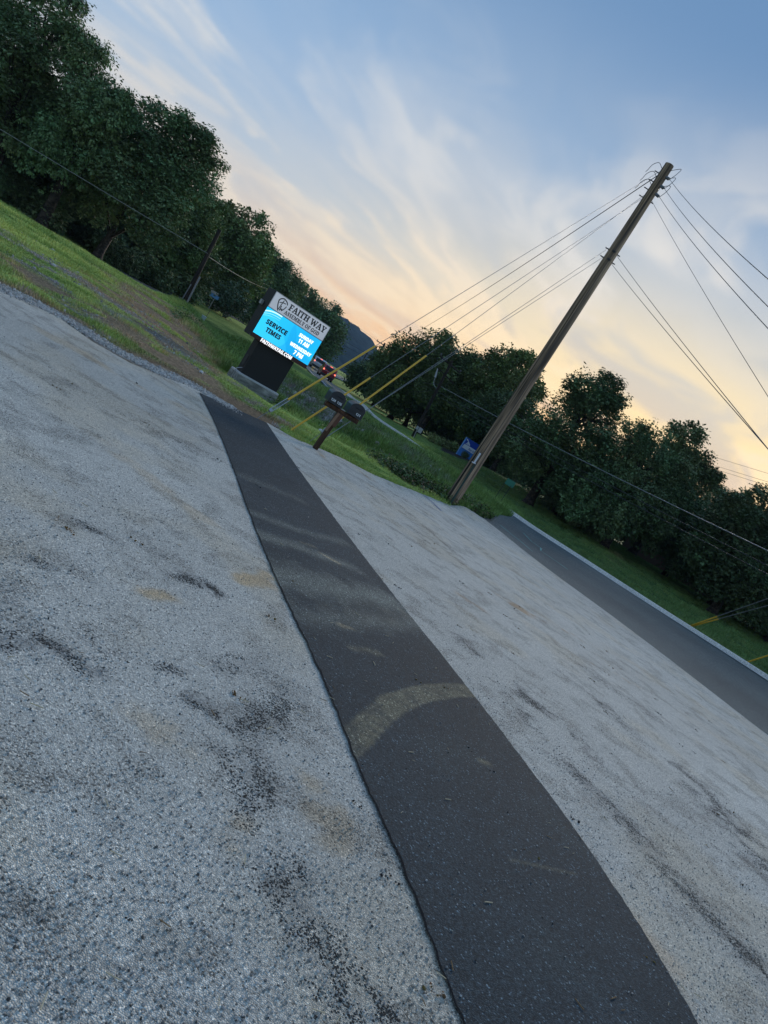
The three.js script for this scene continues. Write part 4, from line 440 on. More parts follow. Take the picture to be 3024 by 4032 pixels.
{
  const t = thing('church_sign', 'church sign with a lit blue screen on a black pedestal and concrete footing', 'sign', [-5.33, 0, -20.6], 40.36 * RAD);
  const W0 = 1.39, y0 = -0.42;
  addMesh('footing', box(W0, 0.44, 0.62, W0 / 2, y0 + 0.22, -0.31, 0.012), concMat, t);
  addMesh('footing_cap', box(1.37, 0.045, 0.60, W0 / 2, 0.043, -0.31, 0.006), std([0.55, 0.56, 0.57], 0.6), t);
  addMesh('pedestal', box(1.235, 0.985, 0.36, 0.725, 0.557, -0.30, 0.01), blackMetal, t);
  addMesh('vent_plate', box(0.012, 0.3, 0.16, 0.1, 0.42, -0.30, 0.004), darkMetal, t);
  const cab = addMesh('cabinet', box(1.955, 1.36, 0.50, 0.69, 1.741, -0.21, 0.012), blackMetal, t);
  addMesh('retaining_frame', [box(1.93, 0.018, 0.02, 0.69, 2.413, 0.052), box(1.93, 0.02, 0.02, 0.69, 1.972, 0.052), box(0.014, 0.45, 0.02, -0.272, 2.19, 0.052), box(0.014, 0.45, 0.02, 1.652, 2.19, 0.052)], std([0.5, 0.51, 0.52], 0.4, { metalness: 0.6 }), cab);
  const head = canvasTex(1280, 288, (g, w, h) => {
    g.fillStyle = '#d4d6dc'; g.fillRect(0, 0, w, h); g.fillStyle = '#11131c'; g.strokeStyle = '#11131c'; g.lineCap = 'round'; g.lineJoin = 'round';
    fitText(g, 'FAITH WAY', 352, 152, 880, 112, 'bold $px serif', 4); fitText(g, 'ASSEMBLY OF GOD', 322, 256, 830, 70, 'bold $px serif', 3);
    g.lineWidth = 20; g.beginPath(); g.moveTo(118, 118); g.quadraticCurveTo(112, 54, 196, 32); g.quadraticCurveTo(282, 46, 300, 92); g.stroke();      // the open shield
    g.beginPath(); g.moveTo(116, 96); g.quadraticCurveTo(128, 190, 190, 262); g.stroke();
    g.lineWidth = 15; g.beginPath(); g.moveTo(208, 62); g.quadraticCurveTo(196, 150, 186, 246); g.stroke(); g.beginPath(); g.moveTo(150, 128); g.quadraticCurveTo(214, 92, 262, 96); g.stroke();   // the cross
    g.lineWidth = 17; g.beginPath(); g.moveTo(214, 168); g.lineTo(216, 246); g.quadraticCurveTo(228, 214, 250, 206); g.lineTo(254, 236); g.quadraticCurveTo(292, 190, 302, 132); g.stroke();        // the w
  });
  const panel = (name, w, h, x, y, z, mat, parent) => { const g = new THREE.PlaneGeometry(w, h); g.translate(x, y, z); const b = box(w, h, 0.012, x, y, z - 0.0072); const m = addMesh(name, g, mat, parent); addMesh('panel_backing', b, blackMetal, m); return m; };
  panel('name_panel', 1.91, 0.43, 0.69, 2.193, 0.0565, new THREE.MeshStandardMaterial({ map: head, roughness: 0.5, emissive: 0xffffff, emissiveMap: head, emissiveIntensity: 0.22 }), t);  // an unlit panel; faint glow added only to lighten it
  const led = canvasTex(1280, 512, (g, w, h) => {
    const gr = g.createLinearGradient(0, 0, w, h); gr.addColorStop(0, '#12b4ea'); gr.addColorStop(0.35, '#1cb0e6'); gr.addColorStop(0.7, '#0d9fdc'); gr.addColorStop(1, '#17b2ee'); g.fillStyle = gr; g.fillRect(0, 0, w, h);
    g.fillStyle = 'rgba(90,215,250,0.30)'; g.beginPath(); g.moveTo(0, 130); g.bezierCurveTo(300, 40, 560, 250, 760, 512); g.lineTo(0, 512); g.fill(); g.fillStyle = 'rgba(10,140,205,0.35)'; g.beginPath(); g.moveTo(640, 0); g.bezierCurveTo(860, 180, 700, 330, 1280, 420); g.lineTo(1280, 512); g.lineTo(560, 512); g.bezierCurveTo(760, 330, 560, 150, 640, 0); g.fill();
    g.strokeStyle = 'rgba(235,252,255,0.9)'; g.lineCap = 'round'; for (const [y, lw, al] of [[36, 26, .85], [84, 15, .6], [122, 9, .45]]) { g.globalAlpha = al; g.lineWidth = lw; g.beginPath(); g.moveTo(-20, y + 60); g.quadraticCurveTo(110, y - 30, 330, y - 20); g.stroke(); } g.globalAlpha = 1;
    g.fillStyle = '#03101c'; fitText(g, 'SERVICE', 120, 262, 470, 82, 'bold $px sans-serif', 7); fitText(g, 'TIMES', 190, 390, 330, 82, 'bold $px sans-serif', 7);
    g.fillStyle = '#f4feff'; fitText(g, 'SUNDAY', 808, 142, 330, 62, 'bold $px sans-serif', 7); fitText(g, '11 AM', 852, 240, 250, 72, 'bold $px sans-serif', 7); fitText(g, 'WEDNESDAY', 740, 360, 490, 62, 'bold $px sans-serif', 7); fitText(g, '7 PM', 890, 470, 220, 78, 'bold $px sans-serif', 7);
    g.fillStyle = '#0a6f9e'; g.fillRect(760, 268, 400, 5); g.fillRect(790, 281, 330, 4);
  });
  panel('led_screen', 1.935, 0.775, 0.685, 1.568, 0.0555, new THREE.MeshStandardMaterial({ color: 0x050505, roughness: 0.4, emissive: 0xffffff, emissiveMap: led, emissiveIntensity: 0.95 }), t);
  const foot = canvasTex(1280, 96, (g, w, h) => { g.fillStyle = '#0c0504'; g.fillRect(0, 0, w, h); g.fillStyle = '#f2eeee'; fitText(g, 'FAITHWAYAG.COM', 205, 90, 720, 82, 'bold $px sans-serif', 6); });
  panel('address_panel', 1.935, 0.112, 0.685, 1.121, 0.0545, new THREE.MeshStandardMaterial({ map: canvasTex(1280, 96, (g, w, h) => { g.fillStyle = '#3a1c1a'; g.fillRect(0, 0, w, h); g.fillStyle = '#f4f0f0'; fitText(g, 'FAITHWAYAG.COM', 205, 90, 720, 82, 'bold $px sans-serif', 6); }), roughness: 0.6, emissive: 0xffffff, emissiveMap: foot, emissiveIntensity: 0.8 }), t);
  addMesh('junction_box', box(0.08, 0.13, 0.1, -0.335, 1.98, -0.30, 0.008), galv, t);
  addMesh('conduit', [rod(V(-0.04, -0.35, -0.2), V(-0.04, 0.12, -0.2), 0.014), rod(V(-0.04, 0.12, -0.2), V(0.1, 0.2, -0.2), 0.012)], galv, t);
  for (const z of [-0.42, 0.0]) addMesh('corner_bolt', box(0.014, 0.02, 0.02, -0.292, 1.085, z, 0.003), galv, t);
  const lamp = new THREE.RectAreaLight(0x35bdf2, 1.1, 1.93, 0.77); lamp.name = 'led_screen_light'; lamp.position.set(0.685, 1.568, 0.075); lamp.rotation.y = Math.PI; t.add(lamp); RectAreaLightUniformsLib.init();
}
// ------------------------------------------------------------------ mailboxes on their post
const woodTex = noiseTexture(128, 512, (u, v) => { const n = 0.6 + 0.7 * (fbm(u * 30, v * 4, 4) - 0.5) + 0.25 * (fbm(u * 5, v * 2, 3) - 0.5); return [n, n * 0.95, n * 0.9]; });
const treatedMat = new THREE.MeshStandardMaterial({ color: new THREE.Color().setRGB(0.20, 0.105, 0.055), map: woodTex, bumpMap: woodTex, bumpScale: 0.004, roughness: 0.85 });
{
  const bx = -1.74, bz = -14.72, by = H(bx, bz) + 0.05, turn = 19 * RAD, ax = V(Math.cos(turn), 0, -Math.sin(turn));
  const t = thing('mailbox_post', 'brown wooden post with a crossbeam carrying two black mailboxes', 'post', [bx, by - 0.04, bz], turn);
  const lean = g => { g.applyMatrix4(new THREE.Matrix4().makeShear(0, 0, 0, 0, 0, 0)); return g; };
  addMesh('post', rodBox(V(-0.055, 0, 0), V(0.0, 0.86, 0), 0.10, 0.10), treatedMat, t);
  addMesh('crossbeam', box(0.74, 0.095, 0.14, 0.02, 0.875, 0.0, 0.006), treatedMat, t);
  addMesh('brace', rodBox(V(-0.075, 0.42, 0.075), V(-0.03, 0.84, 0.075), 0.05, 0.045), std([0.25, 0.15, 0.09], 0.85), t);
  addMesh('splice_board', rodBox(V(0.0, 0.56, 0.06), V(0.03, 0.84, 0.06), 0.10, 0.03), std([0.13, 0.06, 0.035], 0.85), t);
  addMesh('metal_strap', box(0.10, 0.012, 0.145, 0.01, 0.93, 0.0), galv, t);
  const shell = std([0.010, 0.012, 0.015], 0.5), door = std([0.018, 0.021, 0.025], 0.5);
  const outline = (w, h, a) => { const s = new THREE.Shape(); s.moveTo(-w / 2, 0); s.lineTo(w / 2, 0); s.lineTo(w / 2, h); s.bezierCurveTo(w * 0.36, h + a * 1.15, -w * 0.36, h + a * 1.15, -w / 2, h); s.lineTo(-w / 2, 0); return s; };
  [[-0.205, ['124', '126'], 'black mailbox with two house numbers on its door, on the wooden post'], [0.235, ['121'], 'black mailbox with a single house number on its door, on the wooden post']].forEach(([off, nums, label]) => {
    const p = V(bx, by + 0.895, bz).addScaledVector(ax, off), m = thing('mailbox', label, 'mailbox', p.toArray(), turn, 'mailboxes on the wooden post');
    const g = new THREE.ExtrudeGeometry(outline(0.285, 0.165, 0.095), { depth: 0.5, bevelEnabled: true, bevelSize: 0.004, bevelThickness: 0.004, bevelSegments: 2, curveSegments: 14 }); g.translate(0, 0.004, -0.36); addMesh('shell', g, shell, m);
    const d = new THREE.ExtrudeGeometry(outline(0.30, 0.17, 0.10), { depth: 0.02, bevelEnabled: true, bevelSize: 0.004, bevelThickness: 0.004, bevelSegments: 2, curveSegments: 14 }); d.translate(0, 0.001, 0.148); const dm = addMesh('door', d, door, m);
    addMesh('handle', box(0.15, 0.022, 0.02, 0.02, 0.175, 0.178, 0.008), shell, dm);
    const tex = canvasTex(512, 128, (g, w, h) => { g.fillStyle = '#1b1f22'; g.fillRect(0, 0, w, h); g.fillStyle = '#e8edf0'; nums.forEach((s, i) => fitText(g, s, nums.length > 1 ? 20 + i * 260 : 260, 108, 205, 92, 'bold $px sans-serif')); });
    const pl = new THREE.PlaneGeometry(0.26, 0.065); pl.translate(0.0, 0.068, 0.1735); addMesh('number_plate', pl, new THREE.MeshStandardMaterial({ map: tex, roughness: 0.5 }), dm);
  });
}
function rodBox(a, b, w, d) { const v = b.clone().sub(a), g = new RoundedBoxGeometry(w, v.length(), d, 1, 0.006); g.applyQuaternion(new THREE.Quaternion().setFromUnitVectors(V(0, 1, 0), v.normalize())); g.translate(...a.clone().add(b).multiplyScalar(0.5).toArray()); return g; }

// ------------------------------------------------------------------ the big utility pole, its guys and wires
const poleTex = noiseTexture(256, 1024, (u, v) => { const n = 0.60 + 0.75 * (fbm(u * 46, v * 9, 4) - 0.5) + 0.55 * (fbm(u * 4, v * 7 + 3, 4) - 0.5) - 0.35 * sm(0.62, 0.66, fbm(u * 30, v * 2.2 + 9, 2)); return [n * 1.02, n * 0.94, n * 0.84]; });
const poleMat = new THREE.MeshStandardMaterial({ color: new THREE.Color().setRGB(0.88, 0.72, 0.59), map: poleTex, bumpMap: poleTex, bumpScale: 0.012, roughness: 0.9 }), tarPole = new THREE.MeshStandardMaterial({ color: new THREE.Color().setRGB(0.085, 0.07, 0.06), map: poleTex, roughness: 0.9 });
const porcelain = std([0.05, 0.05, 0.055], 0.35), polymer = std([0.10, 0.105, 0.11], 0.5);
function poleGeo(a, b, r0, r1) { const d = b.clone().sub(a), g = new THREE.CylinderGeometry(r1, r0, d.length(), 20, 12); const p = g.attributes.position; for (let i = 0; i < p.count; i++) { const y = p.getY(i), an = Math.atan2(p.getZ(i), p.getX(i)), k = 1 + 0.03 * Math.sin(an * 3 + y * 0.8) + 0.02 * (hash2(Math.round(an * 9), Math.round(y)) - 0.5); p.setX(i, p.getX(i) * k); p.setZ(i, p.getZ(i) * k); } g.computeVertexNormals(); g.applyQuaternion(new THREE.Quaternion().setFromUnitVectors(V(0, 1, 0), d.normalize())); g.translate(...a.clone().add(b).multiplyScalar(0.5).toArray()); return g; }
const P0 = V(1.46, -0.1, -22), P1 = V(1.52, 10.95, -22);
const local = (o, v) => v.clone().sub(P0);
const poleTopL = [V(1.42, 10.74, -22), V(1.40, 10.55, -21.95), V(1.41, 10.02, -22), V(1.39, 9.86, -22)];
const C_R = [[V(1.60, 10.62, -21.95), V(2.37, 5.83, -10.5)], [V(1.60, 10.36, -21.95), V(2.56, 5.56, -10.5)], [V(1.60, 10.12, -21.95), V(2.72, 5.34, -10.5)]];
{
  const t = thing('utility_pole', 'tall weathered wooden utility pole by the weedy bank with many wires', 'utility pole', P0.toArray()); const L = v => v.clone().sub(P0);
  addMesh('pole', poleGeo(V(0, 0, 0), L(P1), 0.205, 0.125), poleMat, t);
  for (const y of [10.62, 10.36, 10.12, 9.88]) addMesh('through_bolt', rod(V(-0.20, y + 0.1, 0.02), V(0.25, y + 0.1, 0.02), 0.014, 0.014, 6), darkMetal, t);
  for (const y of [8.25, 8.0]) addMesh('clamp_bracket', [box(0.10, 0.05, 0.05, 0.045, y + 0.1, 0.15, 0.008), rod(V(-0.2, y + 0.1, 0.05), V(0.27, y + 0.1, 0.05), 0.016, 0.016, 6)], darkMetal, t);
  C_R.forEach(([a, b]) => { // dead-end insulators and drip loops on the right
    const d = b.clone().sub(a).normalize(), s = L(a), e = s.clone().addScaledVector(d, 0.95), g = [rod(s, e, 0.012)]; for (let k = 0; k < 6; k++) { const q = s.clone().addScaledVector(d, 0.28 + k * 0.085); g.push(rod(q.clone().addScaledVector(d, -0.012), q.clone().addScaledVector(d, 0.012), 0.042, 0.034, 10)); } addMesh('strain_insulator', g, polymer, t);
    const mid = s.clone().lerp(e, 0.75).add(V(0.12, 0.22, 0)); addMesh('jumper_wire', new THREE.TubeGeometry(new THREE.CatmullRomCurve3([V(s.x - 0.02, s.y + 0.14, 0.12), s.clone().add(V(0.2, 0.26, 0.25)), mid, e]), 20, 0.008, 5), wireMat, t);
  });
  for (const y of [10.62, 10.36, 10.12]) { addMesh('jumper_wire', new THREE.TubeGeometry(new THREE.CatmullRomCurve3([V(-0.08, y + 0.2, 0.13), V(-0.22, y + 0.27, 0.16), V(-0.34, y + 0.14, 0.18), V(-0.38, y - 0.05, 0.2), V(-0.40, y - 0.12, 0.2)]), 18, 0.008, 5), wireMat, t); }
  addMesh('ground_wire', rod(V(0.03, 0.3, 0.205), V(0.06, 9.9, 0.14), 0.008, 0.008, 5), wireMat, t);
  addMesh('cable_guard', [box(0.055, 0.34, 0.03, -0.04, 1.62, 0.215, 0.01), box(0.13, 0.03, 0.03, -0.05, 1.46, 0.22, 0.006)], std([0.62, 0.63, 0.66], 0.5), t);
}
{
  const t = thing('marker_stake', 'dark green metal stake leaning at the lot edge before the big pole', 'stake', [1.45, H(1.45, -21.3) - 0.1, -21.3]);
  addMesh('stake', rod(V(0, 0, 0), V(-0.04, 1.42, 0.12), 0.032, 0.028, 10), std([0.02, 0.05, 0.038], 0.5), t); addMesh('stake_cap', rod(V(-0.04, 1.42, 0.12), V(-0.041, 1.45, 0.122), 0.034, 0.03, 10), std([0.02, 0.04, 0.03], 0.5), t);
}
const yellow = std([0.72, 0.42, 0.03], 0.45);
function guy(name, label, a, b, g0, g1, group, r = 0.006, gr = 0.021) { // a anchor, b top; the plastic guard runs from g0 to g1 metres along
  const t = thing(name, label, 'guy wire', a.toArray(), 0, group), e = b.clone().sub(a), d = e.clone().normalize(), o = V(0, 0, 0);
  addMesh('cable', rod(o, e, r, r, 6), steelWire, t);
  if (g1 > g0) { addMesh('yellow_guard', rod(d.clone().multiplyScalar(g0), d.clone().multiplyScalar(g1), gr, gr, 12), yellow, t); }
  if (g0 > 0.3) { const n = V(-d.y, d.x, 0).normalize().multiplyScalar(0.028); addMesh('anchor_grip', [rod(d.clone().multiplyScalar(g0 * 0.45).add(n), d.clone().multiplyScalar(g0 + 0.02).add(n), 0.009), rod(d.clone().multiplyScalar(g0 * 0.45).sub(n), d.clone().multiplyScalar(g0 + 0.02).sub(n), 0.009), rod(d.clone().multiplyScalar(g0 * 0.42), d.clone().multiplyScalar(g0 * 0.5), 0.03, 0.026)], galv, t); }
  return t;
}
guy('guy_wire', 'guy wire with a long yellow guard beside the church sign', V(-2.88, -0.02, -13.8), poleTopL[0], 0.78, 3.1, 'guy wires of the big pole');
guy('guy_wire', 'guy wire with a yellow guard reaching the ground behind the mailbox post', V(-2.46, -0.05, -14.95), poleTopL[3], 0.03, 2.32, 'guy wires of the big pole');
guy('guy_wire', 'guy wire with a yellow guard starting above the grip behind the mailboxes', V(-2.08, -0.06, -15.5), poleTopL[2], 0.95, 3.6, 'guy wires of the big pole');
guy('guy_wire', 'bare guy wire with no guard fixed halfway up the big pole, upper of two', V(-1.98, -0.05, -15.9), V(1.35, 8.3, -22), 0, 0, 'guy wires of the big pole');
guy('guy_wire', 'bare guy wire with no guard fixed halfway up the big pole, lower of two', V(-2.02, -0.05, -16.2), V(1.36, 8.03, -22), 0, 0, 'guy wires of the big pole');
function line(label, a, b, sag, r, group, mat = wireMat) { const m = addMesh('overhead_wire', wireGeo(a, b, sag, r), mat); return tag(m, label, 'wire', group); }
const ext = (a, b, k) => a.clone().lerp(b, k);
const gW = 'wires from the big pole';
C_R.forEach(([a, b], i) => line(['top wire dead ended on the big pole', 'middle wire dead ended on the big pole', 'bottom wire of the three dead ended on the big pole'][i], ext(a, b, 0.085), ext(a, b, 2.2), 0.3, 0.006, gW));
line('single wire leaving the big pole below its three dead ended wires', V(1.62, 9.92, -21.95), ext(V(1.71, 9.9, -22), V(3.72, 5.32, -13), 2.2), 0.15, 0.005, gW);
line('upper communication cable leaving the bracket halfway up the big pole', V(1.66, 8.2, -21.9), ext(V(1.61, 8.16, -21.8), V(3.0, 4.87, -13), 2.4), 0.1, 0.006, gW);
line('lower communication cable leaving the bracket halfway up the big pole', V(1.65, 7.95, -21.9), ext(V(1.6, 7.93, -21.8), V(2.93, 4.83, -13), 2.4), 0.1, 0.006, gW);
line('long wire from the top of the big pole to the crossarm pole by the highway', V(1.40, 10.55, -21.95), V(-13.4, 8.6, -120), 0.9, 0.013, gW);

// ------------------------------------------------------------------ the other poles
function linePole(label, b, top, r0, r1, arm, mat = tarPole, extra) {
  const y = H(b.x, b.z) - 0.3, t = thing('distant_pole', label, 'utility pole', [b.x, y, b.z], 0, 'utility poles along the highway'), e = V(top.x - b.x, top.y - y, top.z - b.z); addMesh('pole', poleGeo(V(0, 0, 0), e, r0, r1), mat, t);
  if (arm) { const c = e.clone().add(V(0, -0.35, 0)), q = V(Math.cos(arm[1]), arm[2] || 0, -Math.sin(arm[1])).multiplyScalar(arm[0] / 2); addMesh('crossarm', rodBox(c.clone().sub(q), c.clone().add(q), 0.12, 0.12), mat, t); for (const k of [-0.95, -0.4, 0.95]) { const p = c.clone().addScaledVector(q, k); addMesh('pin_insulator', [rod(p, p.clone().add(V(0, 0.2, 0)), 0.03, 0.03, 7), rod(p.clone().add(V(0, 0.13, 0)), p.clone().add(V(0, 0.25, 0)), 0.075, 0.05, 9)], porcelain, t); } }
  if (extra) extra(t, e); return t;
}
linePole('dark wooden pole with a transformer, street lamp bracket and meter box on the far lawn', V(-1.25, 0, -62), V(-1.85, 6.95, -62), 0.16, 0.11, [2.2, 0.3, -0.12], tarPole, (t, e) => {
  addMesh('meter_box', [box(0.34, 0.42, 0.22, 0.2, 1.15, 0.12, 0.02), box(0.2, 0.3, 0.2, -0.1, 1.2, 0.16, 0.02)], std([0.42, 0.43, 0.43], 0.5), t); addMesh('conduit', rod(V(0.1, 0, 0.17), V(-0.05, 1.1, 0.17), 0.035), galv, t);
  addMesh('lamp_arm', new THREE.TubeGeometry(new THREE.CatmullRomCurve3([V(-0.4, 4.6, 0), V(-0.9, 4.9, 0.1), V(-1.05, 5.4, 0.1)]), 12, 0.03, 6), galv, t); addMesh('lamp_head', rod(V(-1.05, 5.35, 0.1), V(-1.25, 6.05, 0.1), 0.09, 0.05, 9), std([0.4, 0.42, 0.42], 0.4), t);
  addMesh('second_crossarm', rodBox(V(-1.3, 6.1, 0.1), V(0.5, 5.7, 0.1), 0.1, 0.1), tarPole, t);
});
linePole('slim dark pole with a crossarm where the highway bends', V(-13.59, 0, -120), V(-13.86, 8.79, -120), 0.19, 0.14, [2.6, 0.1, 0.02], tarPole, (t, e) => addMesh('transformer_can', rod(V(0.12, 6.4, 0.3), V(0.1, 7.3, 0.3), 0.26, 0.26, 12), std([0.32, 0.34, 0.35], 0.5), t));
linePole('farthest crossarm pole, seen in front of the wooded hill', V(-26.7, 0, -210), V(-27, 9.5, -210), 0.22, 0.16, [2.6, 0.1, 0]);
linePole('pale bare leaning pole without crossarm near the highway bend', V(-18.39, 0, -150), V(-18.32, 6.6, -150), 0.13, 0.1, null, galv);
linePole('tarred pole with a grey conduit standing by the side road', V(-15.43, 0, -42), V(-15.70, 4.48, -42), 0.14, 0.105, null, tarPole, (t) => { addMesh('conduit', rod(V(0.20, 0, 0.1), V(0.09, 2.1, 0.08), 0.05), std([0.20, 0.205, 0.21], 0.6), t); addMesh('conduit', rod(V(-0.12, 0, 0.2), V(-0.1, 1.5, 0.16), 0.035), std([0.15, 0.15, 0.155], 0.6), t); addMesh('junction_box', box(0.28, 0.3, 0.24, -0.12, 0.42, 0.2, 0.02), std([0.06, 0.06, 0.06], 0.6), t); });
const paleCable = std([0.30, 0.30, 0.27], 0.8);
const gD = 'wires between the distant poles';
const p2 = V(-1.6, 4.75, -62), p2t = V(-1.85, 6.65, -62), p3 = V(-13.86, 8.5, -120), p3m = V(-13.75, 5.4, -120);
line('thick cable crossing in front of the far lawn trees, uppermost of three', p2, ext(V(2.12, 4.11, -52), V(13.27, 4.54, -30), 1.7), 0.35, 0.022, gD, steelWire);
line('cable crossing in front of the far lawn trees, middle of three', V(-1.5, 4.3, -62), ext(V(2.3, 3.83, -52), V(13.56, 4.13, -30), 1.7), 0.35, 0.013, gD);
line('cable crossing in front of the far lawn trees, lowest of three', V(-1.4, 4.0, -62), ext(V(2.64, 3.3, -52), V(13.83, 3.75, -30), 1.7), 0.35, 0.013, gD);
[[V(19.76, 12.09, -70), V(21.28, 11.38, -55)], [V(20.18, 11.48, -70), V(21.63, 10.89, -55)], [V(20.35, 11.23, -70), V(21.78, 10.67, -55)]].forEach(([a, b], i) => line(['thin wire against the yellow sky beside the airy tree, top one', 'thin wire against the yellow sky beside the airy tree, middle one', 'thin wire against the yellow sky beside the airy tree, lowest one'][i], ext(a, b, -1.5), ext(a, b, 2.5), 0, 0.012, gD));
[[0, 1.3, 0.9], [0.35, 0.9, 1.3], [0.8, 0.55, 1.8]].forEach(([dy, k, sg], i) => line(['sagging cable between the transformer pole and the crossarm pole, top one', 'sagging cable between the transformer pole and the crossarm pole, middle one', 'sagging cable between the transformer pole and the crossarm pole, lowest one'][i], V(-1.6, 4.85 - dy * 0.6, -62), V(-13.75, 6.2 - dy, -120), sg, 0.016, gD));
line('wire from the transformer pole crossarm to the crossarm pole', V(-2.4, 6.85, -62), V(-14.6, 8.5, -120), 0.9, 0.014, gD);
line('wire over the highway from the crossarm pole past the church sign, upper one', V(-14.9, 8.5, -120), V(-40, 10.2, -96), 0.6, 0.014, gD);
line('wire over the highway from the crossarm pole past the church sign, lower one', V(-13.9, 5.6, -120), V(-44, 5.4, -112), 0.9, 0.018, gD);
line('heavy wire from the crossarm pole toward the church sign top', V(-13.8, 6.1, -120), V(-42, 6.4, -110), 0.8, 0.022, gD);
[0, 1].forEach(i => line(['wire between the two farthest poles before the hill, upper one', 'wire between the two farthest poles before the hill, lower one'][i], V(-13.86 + i, 8.5 - i * 2.3, -120), V(-27, 9 - i * 2, -210), 0.8, 0.018, gD));
line('cable strung across the grove to the tarred pole', ext(V(-15.6, 3.06, -41.9), V(-24.75, 2.63, -36), 1.8), V(-15.6, 3.06, -41.9), 0.05, 0.014, gD, paleCable);
line('cable leaving the tarred pole past the grove toward the church sign', V(-15.6, 2.95, -41.9), V(-23.4, 4.85, -84), 0.2, 0.013, gD, paleCable);
// yellow guards behind the kerb
guy('guy_wire', 'paired leaning guy with yellow guard behind the kerb, upper of the pair', V(11.64, H(11.64, -28), -28), ext(V(11.73, 1.44, -26.5), V(11.76, 2.68, -24.5), 2.6), 0.05, 1.72, 'guy wires behind the kerb', 0.012, 0.026);
guy('guy_wire', 'paired leaning guy with yellow guard behind the kerb, lower of the pair', V(11.67, H(11.67, -28), -28), ext(V(11.8, 1.33, -26.5), V(11.9, 2.5, -24.5), 2.6), 0.05, 1.70, 'guy wires behind the kerb', 0.012, 0.026);
guy('guy_wire', 'separate leaning guy with yellow guard, apart from the pair behind the kerb', V(12.9, H(12.9, -25.6), -25.6), V(13.6, 4.2, -21.5), 0.05, 1.9, 'guy wires behind the kerb', 0.012, 0.026);

// ------------------------------------------------------------------ signs and small things
{
  const x = 4.42, z = -37.6, y = H(x, z), t = thing('street_sign', 'small green sign on two thin posts behind the weedy bank', 'sign', [x, y, z], -0.1);
  for (const [dx, dz] of [[-0.19, 0], [0.14, 0.08]]) addMesh('post', rod(V(dx, -0.1, dz), V(dx + 0.02, 1.12, dz), 0.014, 0.014, 6), darkMetal, t);
  addMesh('panel', box(0.46, 0.31, 0.02, 0.05, 1.2, 0.03, 0.008), std([0.012, 0.16, 0.10], 0.5), t);
}
{
  const y = H(3.3, -66), top = 2.50 - y, t = thing('post_office_sign', 'blue and white post office sign on the far lawn, partly hidden by the big pole', 'sign', [2.62, y, -66], 12 * RAD);
  const face = canvasTex(768, 320, (g, w, h) => { g.fillStyle = '#1743a8'; g.fillRect(0, 0, w, h); g.fillStyle = '#dfe4ea'; g.beginPath(); g.moveTo(0, h); g.lineTo(30, h * 0.60); g.quadraticCurveTo(330, h * 0.52, w, h * 0.62); g.lineTo(w, h); g.fill(); g.beginPath(); g.moveTo(24, 12); g.lineTo(210, 118); g.quadraticCurveTo(262, 150, 232, 168); g.lineTo(60, 170); g.lineTo(50, 150); g.lineTo(190, 146); g.quadraticCurveTo(170, 92, 10, 50); g.fill(); g.beginPath(); g.moveTo(96, 84); g.lineTo(160, 104); g.lineTo(178, 140); g.lineTo(96, 140); g.fill(); g.fillStyle = '#2c4f9e'; fitText(g, 'Post Office', 260, 292, 400, 66, 'italic bold $px sans-serif'); });
  addMesh('cabinet', box(1.75, top - 0.62, 0.3, 0.9, (top + 0.62) / 2, -0.15, 0.01), std([0.03, 0.12, 0.55], 0.5), t);
  const pl = new THREE.PlaneGeometry(1.72, top - 0.66); pl.translate(0.9, (top + 0.62) / 2, 0.006); addMesh('face_panel', pl, new THREE.MeshStandardMaterial({ map: face, roughness: 0.5 }), t);
  addMesh('base', box(1.72, 1.1, 0.24, 0.9, 0.08, -0.15, 0.01), std([0.05, 0.24, 0.68], 0.55), t); addMesh('edge_strip', box(0.05, top + 0.2, 0.32, 0.0, top / 2 - 0.1, -0.15, 0.008), std([0.16, 0.38, 0.75], 0.5), t);
}
{
  const x = -25.3, z = -86, y = H(x, z), t = thing('chevron_sign', 'black and white chevron sign on a thin post by the side road junction', 'sign', [x, y, z], 0.25);
  addMesh('post', box(0.06, 1.6, 0.04, 0, 0.75, 0), galv, t);
  const tex = canvasTex(128, 160, (g, w, h) => { g.fillStyle = '#e9e9e4'; g.fillRect(0, 0, w, h); g.fillStyle = '#0c0c0c'; g.beginPath(); g.moveTo(w, 0); g.lineTo(w * 0.45, h * 0.5); g.lineTo(w, h); g.lineTo(w * 0.5, h); g.lineTo(0, h * 0.5); g.lineTo(w * 0.5, 0); g.fill(); });
  addMesh('plate', box(0.62, 0.76, 0.012, 0, 1.2, 0.03), darkMetal, t); const pl = new THREE.PlaneGeometry(0.61, 0.75); pl.translate(0, 1.2, 0.04); addMesh('face_panel', pl, new THREE.MeshStandardMaterial({ map: tex, roughness: 0.5 }), t);
}
{
  const x = -13.75, z = -41, t = thing('utility_pedestal', 'pale grey green cable pedestal on the lawn crest before the side road', 'pedestal', [x, H(x, z) - 0.05, z], 0.4); addMesh('housing', box(0.22, 0.44, 0.18, 0, 0.22, 0, 0.015), std([0.34, 0.42, 0.42], 0.6), t); addMesh('cap', box(0.25, 0.05, 0.21, 0, 0.455, 0, 0.012), std([0.38, 0.46, 0.46], 0.6), t); addMesh('marker_rod', rod(V(0.08, 0.4, -0.1), V(0.13, 0.95, -0.1), 0.012), std([0.10, 0.05, 0.04], 0.6), t);
}
